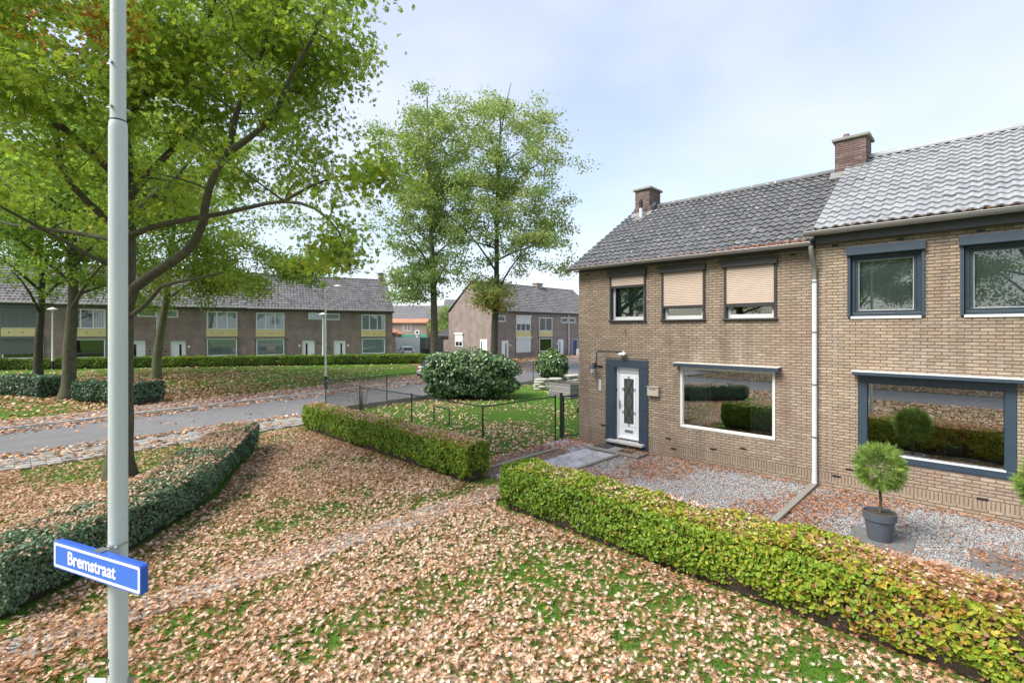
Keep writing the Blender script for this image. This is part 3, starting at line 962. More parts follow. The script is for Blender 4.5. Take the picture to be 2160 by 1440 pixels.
def roof_shutter(h, ox0, ox1, hz0, hz1, curt, sill, frame_mat, dark, win_z0, name='shuttered_window', slats=True, label=None):
    """window with roller shutter box, guide rails, slatted curtain, frame, pane and sill"""
    w = MB()
    w.frame(ox0 + .035, ox1 - .035, win_z0, hz0 + .02, .075, .075, .135, .10)
    wo = w.build('window', frame_mat, h, bevel=.006)
    if label: wo['label'] = label
    p = MB(); p.box(ox0 + .11, ox1 - .11, .10, .106, win_z0 + .10, hz0 - .05)
    p.build('pane', M['glass_up'], wo)
    c = MB()
    c.box(ox0 - .06, ox1 + .05, -.115, .02, hz0, hz1)
    c.build('shutter_box', dark, wo, bevel=.008)
    g = MB()
    g.box(ox0 - .02, ox0 + .035, -.05, .07, win_z0 - .005, hz0)
    g.build('guide_rail', dark, wo)
    g = MB()
    g.box(ox1 - .035, ox1 + .02, -.05, .07, win_z0 - .005, hz0)
    g.build('guide_rail', dark, wo)
    if slats:
        s = MB()
        z = hz0
        ph = .047
        V, F = [], []
        while z - ph > curt + .03:
            o = len(V)
            prof = [(-.019, z), (-.030, z - ph * .3), (-.030, z - ph * .72), (-.022, z - ph * .9), (-.016, z - ph)]
            for y, zz in prof:
                V += [(ox0 + .036, y, zz), (ox1 - .036, y, zz)]
            for i in range(4):
                F.append((o + 2 * i, o + 2 * i + 2, o + 2 * i + 3, o + 2 * i + 1))
            z -= ph
        s.add(V, F)
        s.build('shutter_curtain', M['beige_slat'], wo, fixn=False)
        e = MB(); e.box(ox0 + .036, ox1 - .036, -.036, .0, curt - .025, z)
        e.build('end_bar', dark, wo)
    sb = MB()
    sb.box(ox0 - .05, ox1 + .05, -.075, .07, win_z0 - .05, win_z0 - .006)
    sb.build('sill', sill, wo, bevel=.005)
    return wo

# --- left house
H1X0, H1X1 = -9.49, -2.79
ops1 = [(-8.27, -7.09, 3.9, 5.38), (-6.55, -5.35, 3.9, 5.38), (-4.81, -3.61, 3.9, 5.38), (-8.14, -7.27, .18, 2.47), (-6.03, -3.62, .92, 2.60)]
house1 = near_house('brick_house', 'tan brick end house with dark tiled roof and three beige roller shutters', H1X0, H1X1, ops1, M['brick'], M['tile1'], (-.26, 5.60), (3.9, 8.20))
brick_ops1 = ops1 + [(-8.44, -7.0, 0.0, 2.70)]
brick_wall(house1, 0, M['brick'], M['brick_rest'], H1X0, H1X1 + .02, 0.0, 5.5, brick_ops1)
roof_shutter(house1, -8.27, -7.09, 5.22, 5.42, 4.90, M['shutter_dark'], M['grey_white'], M['shutter_dark'], 3.9, label='window with its beige shutter only a quarter down')
roof_shutter(house1, -6.55, -5.35, 5.21, 5.40, 4.235, M['shutter_dark'], M['grey_white'], M['shutter_dark'], 3.9)
roof_shutter(house1, -4.81, -3.61, 5.21, 5.40, 4.215, M['shutter_dark'], M['grey_white'], M['shutter_dark'], 3.9)
b = MB(); b.box(-8.15, -7.2, .22, .24, 3.95, 5.3); b.build('blind', M['dark_curtain'], house1)
b = MB(); b.box(-7.85, -7.3, .19, .2, 3.98, 4.06); b.build('cushion', M['pink'], house1)
# small star-shaped stickers on the first pane are left to the reflection

# soffit board and gutter, downpipe
b = MB(); b.box(H1X0 - .02, H1X1 - .02, -.20, -.012, 5.47, 5.50); b.build('soffit', M['fascia'], house1)
gutter(house1, -9.72, -2.80, -.33, 5.575)
b = MB()
xd = -2.80
b.tube([(xd, -.33, 5.50), (xd, -.33, 5.42), (xd + .01, -.25, 5.24), (xd + .015, -.15, 5.10), (xd + .02, -.085, 4.98), (xd + .02, -.085, 4.75)], .05, 12)
b.build('downpipe_elbow', M['zinc'], house1, smooth=True)
dp = MB()
dp.tube([(xd + .02, -.085, 4.75), (xd + .02, -.085, .30)], .052, 14)
dpo = dp.build('downpipe', M['pvc_grey'], house1, smooth=True)
for z in (4.70, 3.55, 2.35, 1.15):
    k = MB()
    k.tube([(xd + .02, -.085, z - .02), (xd + .02, -.085, z + .02)], .0575, 14)
    k.box(xd + .01, xd + .03, -.03, -.005, z - .012, z + .012)
    k.build('pipe_clip', M['zinc'], dpo)
k = MB(); k.tube([(xd + .02, -.085, .30), (xd + .02, -.085, .0)], .056, 14); k.build('pipe_foot', M['pvc_grey'], dpo, smooth=True)

# front door with painted surround
sur = MB()
zz = 0.02
for z0, z1 in ((.02, .62), (.63, 1.22), (1.23, 1.82), (1.83, 2.46)):
    for xa, xb in ((-8.44, -8.145), (-7.265, -7.0)):
        k = MB(); k.box(xa, xb, -.035, .02, z0, z1); k.build('surround_block', M['slate'], house1, bevel=.004)
k = MB(); k.box(-8.44, -7.0, -.035, .02, 2.47, 2.70); k.build('surround_lintel', M['slate'], house1, bevel=.004)
for xa, xb in ((-8.139, -8.115), (-7.295, -7.271)):
    k = MB(); k.box(xa, xb, -.03, .10, .26, 2.468); k.build('surround_reveal', M['slate'], house1)
df = MB()
df.box(-8.114, -8.045, .085, .16, .27, 2.465)
df.box(-7.34, -7.296, .085, .16, .27, 2.465)
df.box(-8.045, -7.34, .085, .16, 2.30, 2.465)
dfo = df.build('door_frame', M['white'], house1, bevel=.005)
dl = MB()
dl.box(-8.04, -7.345, .105, .15, .29, 2.295)
door = dl.build('door', M['white'], house1, bevel=.004)
k = MB()
k.frame(-7.93, -7.46, .70, 2.20, .075, .088, .104)
k.frame(-7.965, -7.425, .66, 2.24, .03, .096, .104)
k.build('panel_moulding', M['white'], door, bevel=.006)
k = MB(); k.box(-7.852, -7.538, .092, .1035, .78, 2.12); k.build('glass_panel', M['door_glass'], door)
k = MB()
k.frame(-7.855, -7.535, .777, 2.123, .012, .082, .094)
xa, xb = -7.845, -7.545
zs4 = [.79, 1.23, 1.67, 2.11]
for (p, q) in (((xa, 2.11), (xb, 1.45)), ((xb, 2.11), (xa, 1.45)), ((xa, 1.45), (xb, .79)), ((xb, 1.45), (xa, .79))):
    k.tube([(p[0], .085, p[1]), (q[0], .085, q[1])], .008, 6)
k.build('lattice', M['black'], door)
for cx, cz in ((-7.695, 2.155), (-7.695, .745), (-7.885, 1.80), (-7.885, 1.10), (-7.505, 1.80), (-7.505, 1.10)):
    k = MB()
    ring = [(cx + .035 * math.cos(a), .082, cz + .035 * math.sin(a)) for a in np.linspace(0, 2 * math.pi, 11)]
    k.tube(ring, .009, 5)
    k.build('scroll_ring', M['black'], door)
k = MB(); k.frame(-7.83, -7.56, .50, .58, .014, .088, .104); k.box(-7.815, -7.575, .094, .103, .515, .565); k.build('letter_slot', M['steel'], door)
k = MB(); k.box(-8.02, -7.99, .07, .104, 1.20, 1.45); k.tube([(-8.005, .075, 1.36), (-8.005, .045, 1.36), (-7.91, .045, 1.36)], .010, 8); k.build('handle', M['steel'], door)
k = MB(); k.box(-8.05, -7.34, .06, .104, .30, .36); k.build('weather_bar', M['white'], door, bevel=.006)
k = MB(); k.box(-8.112, -8.095, .055, .084, 1.72, 1.80); k.build('hinge', M['black'], dfo)
k = MB(); k.box(-8.32, -7.10, -.20, .15, .185, .255); k.build('door_sill', M['stone_sill'], house1, bevel=.012)
k = MB(); k.box(-8.14, -7.27, -.03, .10, .0, .184); k.build('sill_base', M['chimney_brick'], house1)

# ground floor window with its ledge
def big_window(h, x0, x1, z0, z1, fw, fm, ledge, lm, ltop, sub_mat):
    w = MB(); w.frame(x0 + .004, x1 - .004, z0 + .004, z1 - .002, fw, -.018, .10)
    wo = w.build('window', fm, h, bevel=.008)
    bead = MB(); bead.frame(x0 + fw + .003, x1 - fw - .003, z0 + fw + .003, z1 - fw - .003, .012, .03, .07)
    bead.build('bead', sub_mat, wo)
    p = MB(); p.box(x0 + fw + .02, x1 - fw - .02, .045, .052, z0 + fw + .02, z1 - fw - .02)
    p.build('pane', M['glass'], wo)
    l = MB(); l.box(ledge[0], ledge[1], -.24, -.004, ledge[2], ledge[3])
    lo_ = l.build('ledge', lm, wo, bevel=.01)
    l2 = MB(); l2.box(ledge[0] - .01, ledge[1] + .01, -.25, -.005, ledge[3] + .002, ledge[3] + .02)
    l2.build('ledge_top', ltop, wo)
    return wo
bw = big_window(house1, -6.03, -3.62, .92, 2.60, .065, M['offwhite'], (-6.12, -3.50, 2.605, 2.695), M['slate'], M['offwhite'], M['offwhite'])
# curtains and blinds standing inside
cb = MB()
for x in np.arange(-5.9, -5.35, .075): cb.box(x, x + .06, .33, .345, 1.0, 2.5)
cb.build('curtain', M['curtain'], house1)
cb = MB()
for x in np.arange(-4.3, -3.7, .075): cb.box(x, x + .06, .33, .345, 1.0, 2.5)
cb.build('curtain', M['curtain'], house1)
# air bricks
for x, z in ((-8.62, .60), (-6.45, .52), (-6.3, .26), (-4.45, .58), (-5.2, .44)):
    k = MB(); k.box(x, x + .16, -.016, -.004, z, z + .045); k.build('air_brick', M['black'], house1)
for x in (-9.2, -8.4, -6.75, -5.0, -3.3):
    k = MB(); k.box(x, x + .12, -.016, -.004, 5.36, 5.41); k.build('air_brick', M['black'], house1)

# --- right house
H2X0, H2X1 = -2.77, 3.95
ops2 = [(-2.14, -.87, 3.88, 5.40), (-.31, 1.35, 3.88, 5.40), (-1.97, .44, .82, 2.62), (1.95, 2.85, .18, 2.47), (2.3, 3.3, 3.9, 5.3)]
house2 = near_house('brick_house', 'yellow tan brick house with pale glazed roof tiles and slate blue window frames', H2X0, H2X1, ops2, M['brick2'], M['tile2'], (-.26, 5.86), (3.9, 8.43))
brick_wall(house2, 0, M['brick2'], M['brick2_rest'], H2X0, H2X1, 0.0, 5.62, ops2)
for (xa, xb, lab) in ((-2.14, -.87, None), (-.31, 1.35, None)):
    w = MB(); w.frame(xa + .04, xb - .04, 3.90, 5.24, .075, .04, .13)
    wo = w.build('window', M['slate2'], house2, bevel=.008)
    k = MB(); k.frame(xa + .118, xb - .118, 3.978, 5.162, .05, .06, .12); k.build('sash', M['slate2'], wo, bevel=.006)
    k = MB(); k.frame(xa + .169, xb - .169, 4.029, 5.111, .008, .075, .10); k.build('bead', M['pvc_grey'], wo)
    k = MB(); k.box(xa + .16, xb - .16, .085, .091, 4.02, 5.12); k.build('pane', M['glass_up'], wo)
    k = MB(); k.box(xa - .04, xb + .035, -.115, .02, 5.232, 5.42); k.build('shutter_box', M['slate'], wo, bevel=.008)
    for a in (xa - .02, xb - .035):
        k = MB(); k.box(a, a + .055, -.05, .08, 3.885, 5.23); k.build('guide_rail', M['slate'], wo)
    k = MB(); k.box(xa + .036, xb - .036, -.04, .07, 3.845, 3.898); k.build('sill', M['offwhite'], wo, bevel=.004)
    k = MB(); k.box(xa + .05, xb - .05, .20, .21, 3.9, 5.3); k.build('blind', M['blind'], wo)
bw2 = big_window(house2, -1.97, .44, .82, 2.62, .155, M['slate'], (-2.05, .58, 2.63, 2.70), M['slate'], M['pvc_grey'], M['slate2'])
k = MB(); k.box(-1.83, .30, -.03, .03, .955, .985); k.build('sill_strip', M['pvc_grey'], bw2)
for cx, side in ((-1.15, 'left'), (-.45, 'right')):
    k = MB(); k.lathe([(0, 1.0), (.12, 1.0), (.15, 1.24), (.13, 1.24), (.12, 1.2), (0, 1.2)], 16, (cx, V0 + .68))
    tag(k.build('planter_tub', M['green_plastic'], smooth=True), 'green tub inside the large ground floor window, the %s one of two' % side, 'tub', 'green tubs inside the window')
k = MB(); k.box(-1.9, .4, .5, .9, .9, .995); k.build('window_shelf', M['white'], house2)
k = MB(); k.box(H2X0 + .02, H2X1, -.16, -.012, 5.56, 5.76); k.build('fascia', M['fascia'], house2)
gutter(house2, -2.93, H2X1, -.33, 5.80, .085)
for x in (-2.45, -1.3, -.1):
    k = MB(); k.box(x, x + .12, -.016, -.004, 5.47, 5.52); k.build('air_brick', M['black'], house2)
for x, z in ((-2.2, .5), (-1.4, .42), (-.1, .36), (-2.45, .30)):
    k = MB(); k.box(x, x + .16, -.016, -.004, z, z + .045); k.build('air_brick', M['black'], house2)
k = MB(); k.box(2.0, 2.8, .1, .15, .2, 2.45); k.build('door', M['slate'], house2)
k = MB(); k.box(2.32, 3.28, .1, .15, 3.92, 5.28); k.build('window', M['offwhite'], house2)

# party wall flashing between the roofs (small upstand of zinc)
ang = math.atan2(8.43 - 5.86, 4.16)
k = MB()
k.prism([(-.24, 5.62), (3.9, 8.22), (3.9, 8.46), (-.24, 5.86)], -2.775, -2.762, 'x')
k.build('verge', M['concrete'], house2)

# chimneys
def chimney(h, xc, yc, w, d, z0, z1, pots, tone):
    c = MB(); c.box(xc - w / 2 + .012, xc + w / 2 - .012, yc - d / 2 + .012, yc + d / 2 - .012, z0, z1)
    co = c.build('chimney', M['mortar'], h)
    bk = brick_full
    z = z0
    row = 0
    rb = MB()
    while z < z1 - .03:
        for (ax, ay, ln, rz) in ((xc - w / 2, yc - d / 2, w, 0), (xc + w / 2, yc - d / 2, d, math.pi / 2), (xc + w / 2, yc + d / 2, w, math.pi), (xc - w / 2, yc + d / 2, d, -math.pi / 2)):
            Mx = Matrix.Translation((ax, ay, z)) @ Matrix.Rotation(rz, 4, 'Z')
            x = 0.0
            first = row % 2 == 0
            while x < ln - .01:
                L = .10 if first else .207
                first = False
                L = min(L, ln - x)
                rb.box(x, x + L, 0, .012, 0, .05, random.random(), Mx)
                x += L + .012
        z += .0625
        row += 1
    tag(rb.build('chimney_brick', M['chimney_brick'], co), kind='stuff')
    k = MB(); k.box(xc - w / 2 - .07, xc + w / 2 + .07, yc - d / 2 - .07, yc + d / 2 + .07, z1, z1 + .075); k.build('cap', M['concrete'], co, bevel=.012)
    for px_, py_ in pots:
        k = MB(); k.lathe([(.0, z1 + .076), (.085, z1 + .076), (.075, z1 + .22), (.055, z1 + .22), (.055, z1 + .12), (0, z1 + .12)], 14, (px_, py_)); k.build('chimney_pot', M['chimney_brick'], co)
    k = MB()
    k.prism([(yc - d / 2 - .22, z0 + .20), (yc - d / 2 - .015, z0 + .42), (yc - d / 2 - .005, z0 + .42), (yc - d / 2 - .005, z0 + .30), (yc - d / 2 - .20, z0 + .16)], xc - w / 2 - .1, xc + w / 2 + .12, 'x')
    k.build('lead_flashing', M['zinc'], co)
    k = MB()
    sl_ = 2.6 / 4.16
    yy0, yy1 = yc - d / 2 - .05, yc + d / 2 - .06
    zb = lambda y: 8.20 + (y - 3.9) * sl_ if y < 3.9 else 8.2
    k.prism([(yy0, zb(yy0) + .05), (yy0, zb(yy0) + .30), (yc, zb(yc) + .26), (yc, zb(yc))], xc + w / 2 + .001, xc + w / 2 + .014, 'x')
    k.build('side_flashing', M['zinc'], co)
    return co
chimney(house1, -9.06, 3.75, .60, .80, 7.55, 8.78, [(-9.06, 3.95)], 0)
chimney(house2, -2.66, 3.75, .74, .72, 7.65, 8.93, [(-2.80, 3.62), (-2.5, 3.86)], 1)
# vent pipe on the left roof
k = MB(); k.tube([(-8.98, 3.1, 7.6), (-8.98, 3.1, 8.05)], .055, 12)
vp = k.build('vent_pipe', M['pvc_grey'], house1, smooth=True)
k = MB(); k.tube([(-8.98, 3.1, 8.052), (-8.98, 3.1, 8.20)], .062, 12); k.tube([(-8.98, 3.1, 8.22), (-8.98, 3.1, 8.30)], .075, 12); k.tube([(-8.98, 3.1, 8.30), (-8.98, 3.1, 8.36)], .055, 12); k.build('vent_cap', M['black'], vp)
k = MB(); k.box(-9.2, -8.76, 2.88, 3.3, -.01, .012, M=Matrix.Translation((0, 0, 0))); 
k = MB(); k.prism([(2.82, 7.56), (3.3, 7.86), (3.3, 7.885), (2.82, 7.585)], -9.18, -8.78, 'x'); k.build('vent_flashing', M['zinc'], vp)

# things hanging on the left house
lan = empty('wall_lantern', (-8.83, V0 - .02, 2.42))
tag(lan, 'small black wall lantern beside the blue door surround', 'lantern')
k = MB(); k.box(-.05, .05, -.02, .02, -.02, .14); k.tube([(0, -.02, .10), (0, -.12, .14), (0, -.17, .10)], .012, 6); k.box(.08, .26, -.02, .01, .02, .07); k.build('bracket', M['black'], lan)
k = MB(); k.lathe([(0, .09), (.02, .09), (.11, .0), (.11, -.015), (0, -.015)], 8, (0, -.17)); k.build('lantern_hood', M['slate2'], lan)
k = MB(); k.lathe([(.075, -.016), (.045, -.16), (0, -.16)], 8, (0, -.17)); k.build('lantern_glass', M['pvc_grey'], lan)
k = MB(); k.tube([(0, -.17, -.16), (0, -.17, -.21)], .025, 8); k.build('lantern_base', M['black'], lan)
np_ = MB(); np_.box(-8.71, -8.60, V0 - .03, V0 - .012, 1.70, 2.06)
tag(np_.build('wall_plate', M['stone_sill'], bevel=.005), 'narrow pale plate fixed upright left of the door surround', 'plate')
mb = empty('mailbox', (-6.80, V0 - .015, 1.86))
tag(mb, 'beige metal mailbox on the brick wall right of the door', 'mailbox')
k = MB(); k.box(-.17, .17, -.12, 0, -.15, .10); k.build('box', M['mailbox'], mb, bevel=.01)
k = MB(); k.box(-.18, .18, -.14, 0, .103, .125); k.build('lid', M['mailbox'], mb, bevel=.006)
k = MB(); k.box(-.11, .11, -.125, -.118, .04, .06); k.build('slot', M['fascia'], mb)
fl = empty('floodlight', (-7.78, V0 - .012, 2.94))
tag(fl, 'small motion floodlight with cable above the front door', 'floodlight')
k = MB(); k.box(-.03, .03, -.08, 0, -.04, .03); k.build('mount', M['grey_white'], fl)
k = MB(); k.box(-.13, .09, -.19, -.06, -.05, .0, M=Matrix.Rotation(.3, 4, 'X')); k.build('lamp_head', M['white'], fl, bevel=.01)
k = MB(); k.tube([(-.03, -.012, .0), (-.5, -.012, .01), (-.95, -.012, .0), (-1.0, -.012, -.05), (-1.02, -.012, -.40)], .009, 6); k.build('cable', M['black'], fl)
hk = MB()
hk.tube([(-7.75, V0 - .01, 3.62), (-7.75, V0 - .06, 3.60), (-7.75, V0 - .06, 3.5)], .015, 6)
tag(hk.build('wall_hook', M['zinc']), 'small rusty hook in the bricks under the first upstairs window', 'hook')
# ---------------------------------------------------------------- the row across the green
def far_roof(h, x0, x1, ye, ze, yr, zr, mat, tw=.30, tl=.36):
    """rolled tiles in lapped courses, joined: too far to pick apart"""
    ang = math.atan2(zr - ze, yr - ye)
    Ls = math.hypot(zr - ze, yr - ye)
    nc, nr = int((x1 - x0) / tw), int(Ls / tl)
    k = 4
    xs_ = np.linspace(x0, x1, nc * k + 1)
    prof = .03 * np.sin(2 * np.pi * np.arange(nc * k + 1) / k + .6)
    cs, sn = math.cos(ang), math.sin(ang)
    V, F, T = [], [], []
    nx = len(xs_)
    for r_ in range(nr):
        for s, lift in ((r_ * Ls / nr, .045), ((r_ + 1) * Ls / nr, .0)):
            V.append(np.stack([xs_, ye + cs * s - sn * (lift + prof), ze + sn * s + cs * (lift + prof)], axis=1))
        t = np.repeat(RNG.random(nc + 1), k)[:nx]
        T += [t, t]
    V = np.concatenate(V); T = np.concatenate(T)
    for r_ in range(nr):
        o = r_ * 2 * nx
        i = np.arange(nx - 1)
        F.append(np.stack([o + i, o + i + 1, o + nx + i + 1, o + nx + i], axis=1))
        if r_:
            F.append(np.stack([o - nx + i + 1, o - nx + i, o + i, o + i + 1], axis=1))
    o = link('roof_tiles', np_mesh('roof_tile_field', V, np.concatenate(F), T, mat), mat, h)
    o.name = 'roof_tile'
    return tag(o, kind='stuff')

def row_window(h, x0, x1, z0, z1, n, mat=None, fill='curtain', name='window', fw=.095):
    w = MB()
    w.frame(x0, x1, z0, z1, fw, -.02, .08)
    step = (x1 - x0) / n
    for k in range(1, n):
        w.box(x0 + k * step - fw * .45, x0 + k * step + fw * .45, -.015, .08, z0 + fw, z1 - fw)
    wo = w.build(name, mat or M['white'], h)
    p = MB(); p.box(x0 + fw, x1 - fw, .04, .05, z0 + fw, z1 - fw); p.build('pane', M['glass_far'], wo)
    if fill == 'curtain':
        c = MB()
        for s0, s1 in ((x0 + .06, x0 + (x1 - x0) * .36), (x0 + (x1 - x0) * .64, x1 - .06)):
            for xx in np.arange(s0, s1 - .08, .12):
                c.box(xx, xx + .085, .065, .085, z0 + .05, z1 - .05)
        c.build('curtain', M['curtain'], wo)
    elif fill == 'net':
        c = MB()
        for xx in np.arange(x0 + .06, x1 - .1, .11):
            c.box(xx, xx + .09, .065, .085, z0 + .05, z1 - .05)
        c.build('curtain', M['curtain'], wo)
    return wo

def row_house(label, loc, rz, W, mirror, opt, brick, D_=8.4, eave=5.5, ridge=9.35, gable=(True, True), group='terraced houses across the green'):
    """x runs from 0 to W along the front, y goes into the house"""
    h = empty('terraced_house', loc, rz)
    tag(h, label, 'house', group)
    fx = (lambda a, b: (W - b, W - a)) if mirror else (lambda a, b: (a, b))
    wx = fx(W - 3.42, W - .78)
    dx = fx(.95, 2.15)
    sx = fx(.12, 1.55)
    ops = [(wx[0], wx[1], .75, 2.47), (wx[0], wx[1], 3.33, 5.10), (dx[0], dx[1], .0, 2.30), (sx[0], sx[1], 4.45, 5.15)]
    vents = []
    for i in range(2):
        for j in range(2):
            a = fx(.14 + .36 * i, .34 + .36 * i)
            vents.append((a[0], a[1], 1.15 + j * .62, 1.38 + j * .62))
    b = MB()
    wall_cells(b, 0, W, -.6, eave + .1, ops + vents, 0, .25)
    b.box(.002, W - .002, D_ - .25, D_, -.6, eave)
    for x, xx in ((0.001, .24), (W - .24, W - .001)):
        b.prism([(.25, -.6), (D_ - .25, -.6), (D_ - .25, eave), (D_ / 2, ridge - .12), (.25, eave)], x, xx, 'x')
    b.build('wall', brick, h, fixn=False)
    f = MB()
    f.box(.25, W - .25, .26, D_ - .25, 2.6, 2.75); f.box(.25, W - .25, 3.2, 3.3, 0, 2.6); f.box(.25, W - .25, 3.2, 3.3, 2.75, eave); f.box(.25, W - .25, .26, D_ - .25, eave - .1, eave - .02)
    f.build('interior', M['inside'], h)
    rf = MB()
    x0r = 0 if not gable[0] else -.12
    x1r = W if not gable[1] else W + .12
    rf.prism([(-.30, eave + .0), (D_ / 2, ridge - .06), (D_ + .25, eave), (D_ + .25, eave - .06), (D_ / 2, ridge - .14), (-.30, eave - .08)], x0r, x1r, 'x')
    rf.build('roof', M['tile_far'], h)
    far_roof(h, x0r, x1r, -.32, eave + .03, D_ / 2, ridge, M['tile_far'])
    k = MB(); k.tube([(x0r, D_ / 2, ridge + .0), (x1r, D_ / 2, ridge + .0)], .11, 8); k.build('ridge', M['tile_far'], h)
    k = MB(); k.box(x0r, x1r, -.26, -.02, eave - .22, eave - .06); k.build('fascia', M['fascia'], h)
    k = MB(); k.tube([(x0r, -.36, eave - .02), (x1r, -.36, eave - .02)], .075, 8); k.build('gutter', M['zinc'], h)
    lo, up = opt.get('lower', 'net'), opt.get('upper', 'curtain')
    if lo.startswith('shut'):
        fr = float(lo.split(':')[1])
        row_window(h, wx[0] + .05, wx[1] - .05, .78, 2.45, 1, fill=None)
        k = MB(); zb = 2.45 - fr * 1.6; n = int((2.45 - zb) / .08)
        for q in range(n): k.box(wx[0] + .03, wx[1] - .03, -.05, -.028, 2.45 - (q + 1) * .08 + .008, 2.45 - q * .08)
        k.build('shutter', M[opt.get('smat', 'grey_shutter')], h)
        k = MB(); k.box(wx[0] - .05, wx[1] + .05, -.14, -.002, 2.46, 2.66); k.build('shutter_box', M[opt.get('smat', 'grey_shutter')], h)
    else:
        row_window(h, wx[0] + .05, wx[1] - .05, .78, 2.45, 1, fill=lo)
        k = MB(); k.box(wx[0] - .2, wx[1] + .2, -.10, -.002, 2.48, 2.60); k.build('lintel', M['concrete'], h)
    if up.startswith('shut'):
        fr = float(up.split(':')[1])
        row_window(h, wx[0] + .03, wx[1] - .03, 3.35, 5.08, 3, fill=None)
        k = MB(); zb = 5.08 - fr * 1.7; n = int((5.08 - zb) / .08)
        for q in range(n): k.box(wx[0] + .03, wx[1] - .03, -.05, -.028, 5.08 - (q + 1) * .08 + .008, 5.08 - q * .08)
        k.build('shutter', M[opt.get('smat', 'grey_shutter')], h)
        k = MB(); k.box(wx[0] - .05, wx[1] + .05, -.14, -.002, 5.09, 5.25); k.build('shutter_box', M[opt.get('smat', 'grey_shutter')], h)
    else:
        row_window(h, wx[0] + .03, wx[1] - .03, 3.35, 5.08, opt.get('n', 3), fill=up)
    pn = MB(); pn.box(wx[0] + .01, wx[1] - .01, -.03, .05, 2.665, 3.325)
    po = pn.build('panel', M['yellow_panel'], h)
    for q in (.18, .5, .82):
        k = MB(); xx = wx[0] + (wx[1] - wx[0]) * q
        k.tube([(xx, -.032, 3.0), (xx, -.05, 3.0)], .05, 8); k.build('vent_stud', M['fascia'], po)
    # mouldings that frame the bay
    for xx in (wx[0] - .06, wx[1] + .0):
        k = MB(); k.box(xx + .002, xx + .058, -.05, -.003, .70, 2.47); k.build('bay_edge', M['wood_grey'], h)
    d = MB(); d.frame(dx[0], dx[1], -.02, 2.28, .09, .04, .12, .04)
    do = d.build('door', M['white'], h)
    k = MB(); k.box(dx[0] + .09, dx[1] - .09, .06, .10, .02, 2.19); k.build('leaf', M[opt.get('door', 'white')], do)
    xm = dx[0] + (dx[1] - dx[0]) * (.36 if mirror else .64)
    k = MB(); k.box(xm - .09, xm + .09, .052, .059, .35, 1.95); k.build('glass_slit', M['car_glass'], do)
    k = MB(); k.box(dx[0] - .12, dx[1] + .12, -.06, -.003, 2.32, 2.42); k.build('door_lintel', M['concrete'], h)
    row_window(h, sx[0], sx[1], 4.45, 5.15, 1, fill=None, fw=.10)
    k = MB(); k.box(sx[0] + .1, sx[1] - .1, .15, .16, 4.5, 5.1); k.build('blind', M['curtain'], h)
    for a in vents:
        k = MB(); k.frame(a[0], a[1], a[2], a[3], .03, .04, .10); vo = k.build('vent_window', M['offwhite'], h)
        k = MB(); k.box(a[0] + .03, a[1] - .03, .06, .07, a[2] + .03, a[3] - .03); k.build('pane', M['glass_far'], vo)
    k = MB(); xx = .0 if not mirror else W
    k.tube([(xx + (.06 if not mirror else -.06), -.10, eave - .15), (xx + (.06 if not mirror else -.06), -.10, -.2)], .05, 8); k.build('downpipe', M['pvc_grey'], h)
    k = MB(); hx_ = dx[1] + .25 if not mirror else dx[0] - .25
    k.box(hx_ - .09, hx_ + .09, -.03, -.004, 1.62, 1.82); k.build('house_lamp', M['white'], h)
    return h

RR = math.atan2(.945, .326)
RC = np.array([-47.65, 29.67])
RD = np.array([-.326, -.945])
W_R = 7.2
row_specs = [
    ('end of the brown brick row, big window with striped net curtains', True, {'lower': 'net', 'upper': 'net'}),
    ('brown brick row house between the small upstairs windows and a bay with sheer curtains', False, {'lower': 'net', 'upper': 'net'}),
    ('brown brick row house partly behind the leaning park tree, nets across its wide lower window', True, {'lower': 'net', 'upper': 'net'}),
    ('brown brick row house half hidden by the street name pole', False, {'lower': 'dark', 'upper': 'curtain'}),
    ('brown brick row house with dark grey roller shutters closed, at the far left', True, {'lower': 'shut:.8', 'upper': 'shut:1.0'}),
]
for i, (lab, mir, opt) in enumerate(row_specs):
    p = RC + RD * W_R * (i + 1)
    # the mirror flag puts the window towards the right hand end for the first house
    row_house(lab, (p[0], p[1], .22 + .05 * i), RR, W_R, not mir, opt, M['row_brick'], gable=(i == 4, i == 0))
# chimney on the right hand end
e = empty('end_chimney', (RC[0], RC[1], .22), RR)
tag(e, 'grey chimney on the right end of the long brown roof', 'chimney')
k = MB(); k.box(-.75, -.15, 3.9, 4.6, 8.9, 10.1); k.build('stack', M['row_brick2'], e)
k = MB(); k.box(-.82, -.08, 3.83, 4.67, 10.1, 10.18); k.build('cap', M['concrete'], e)

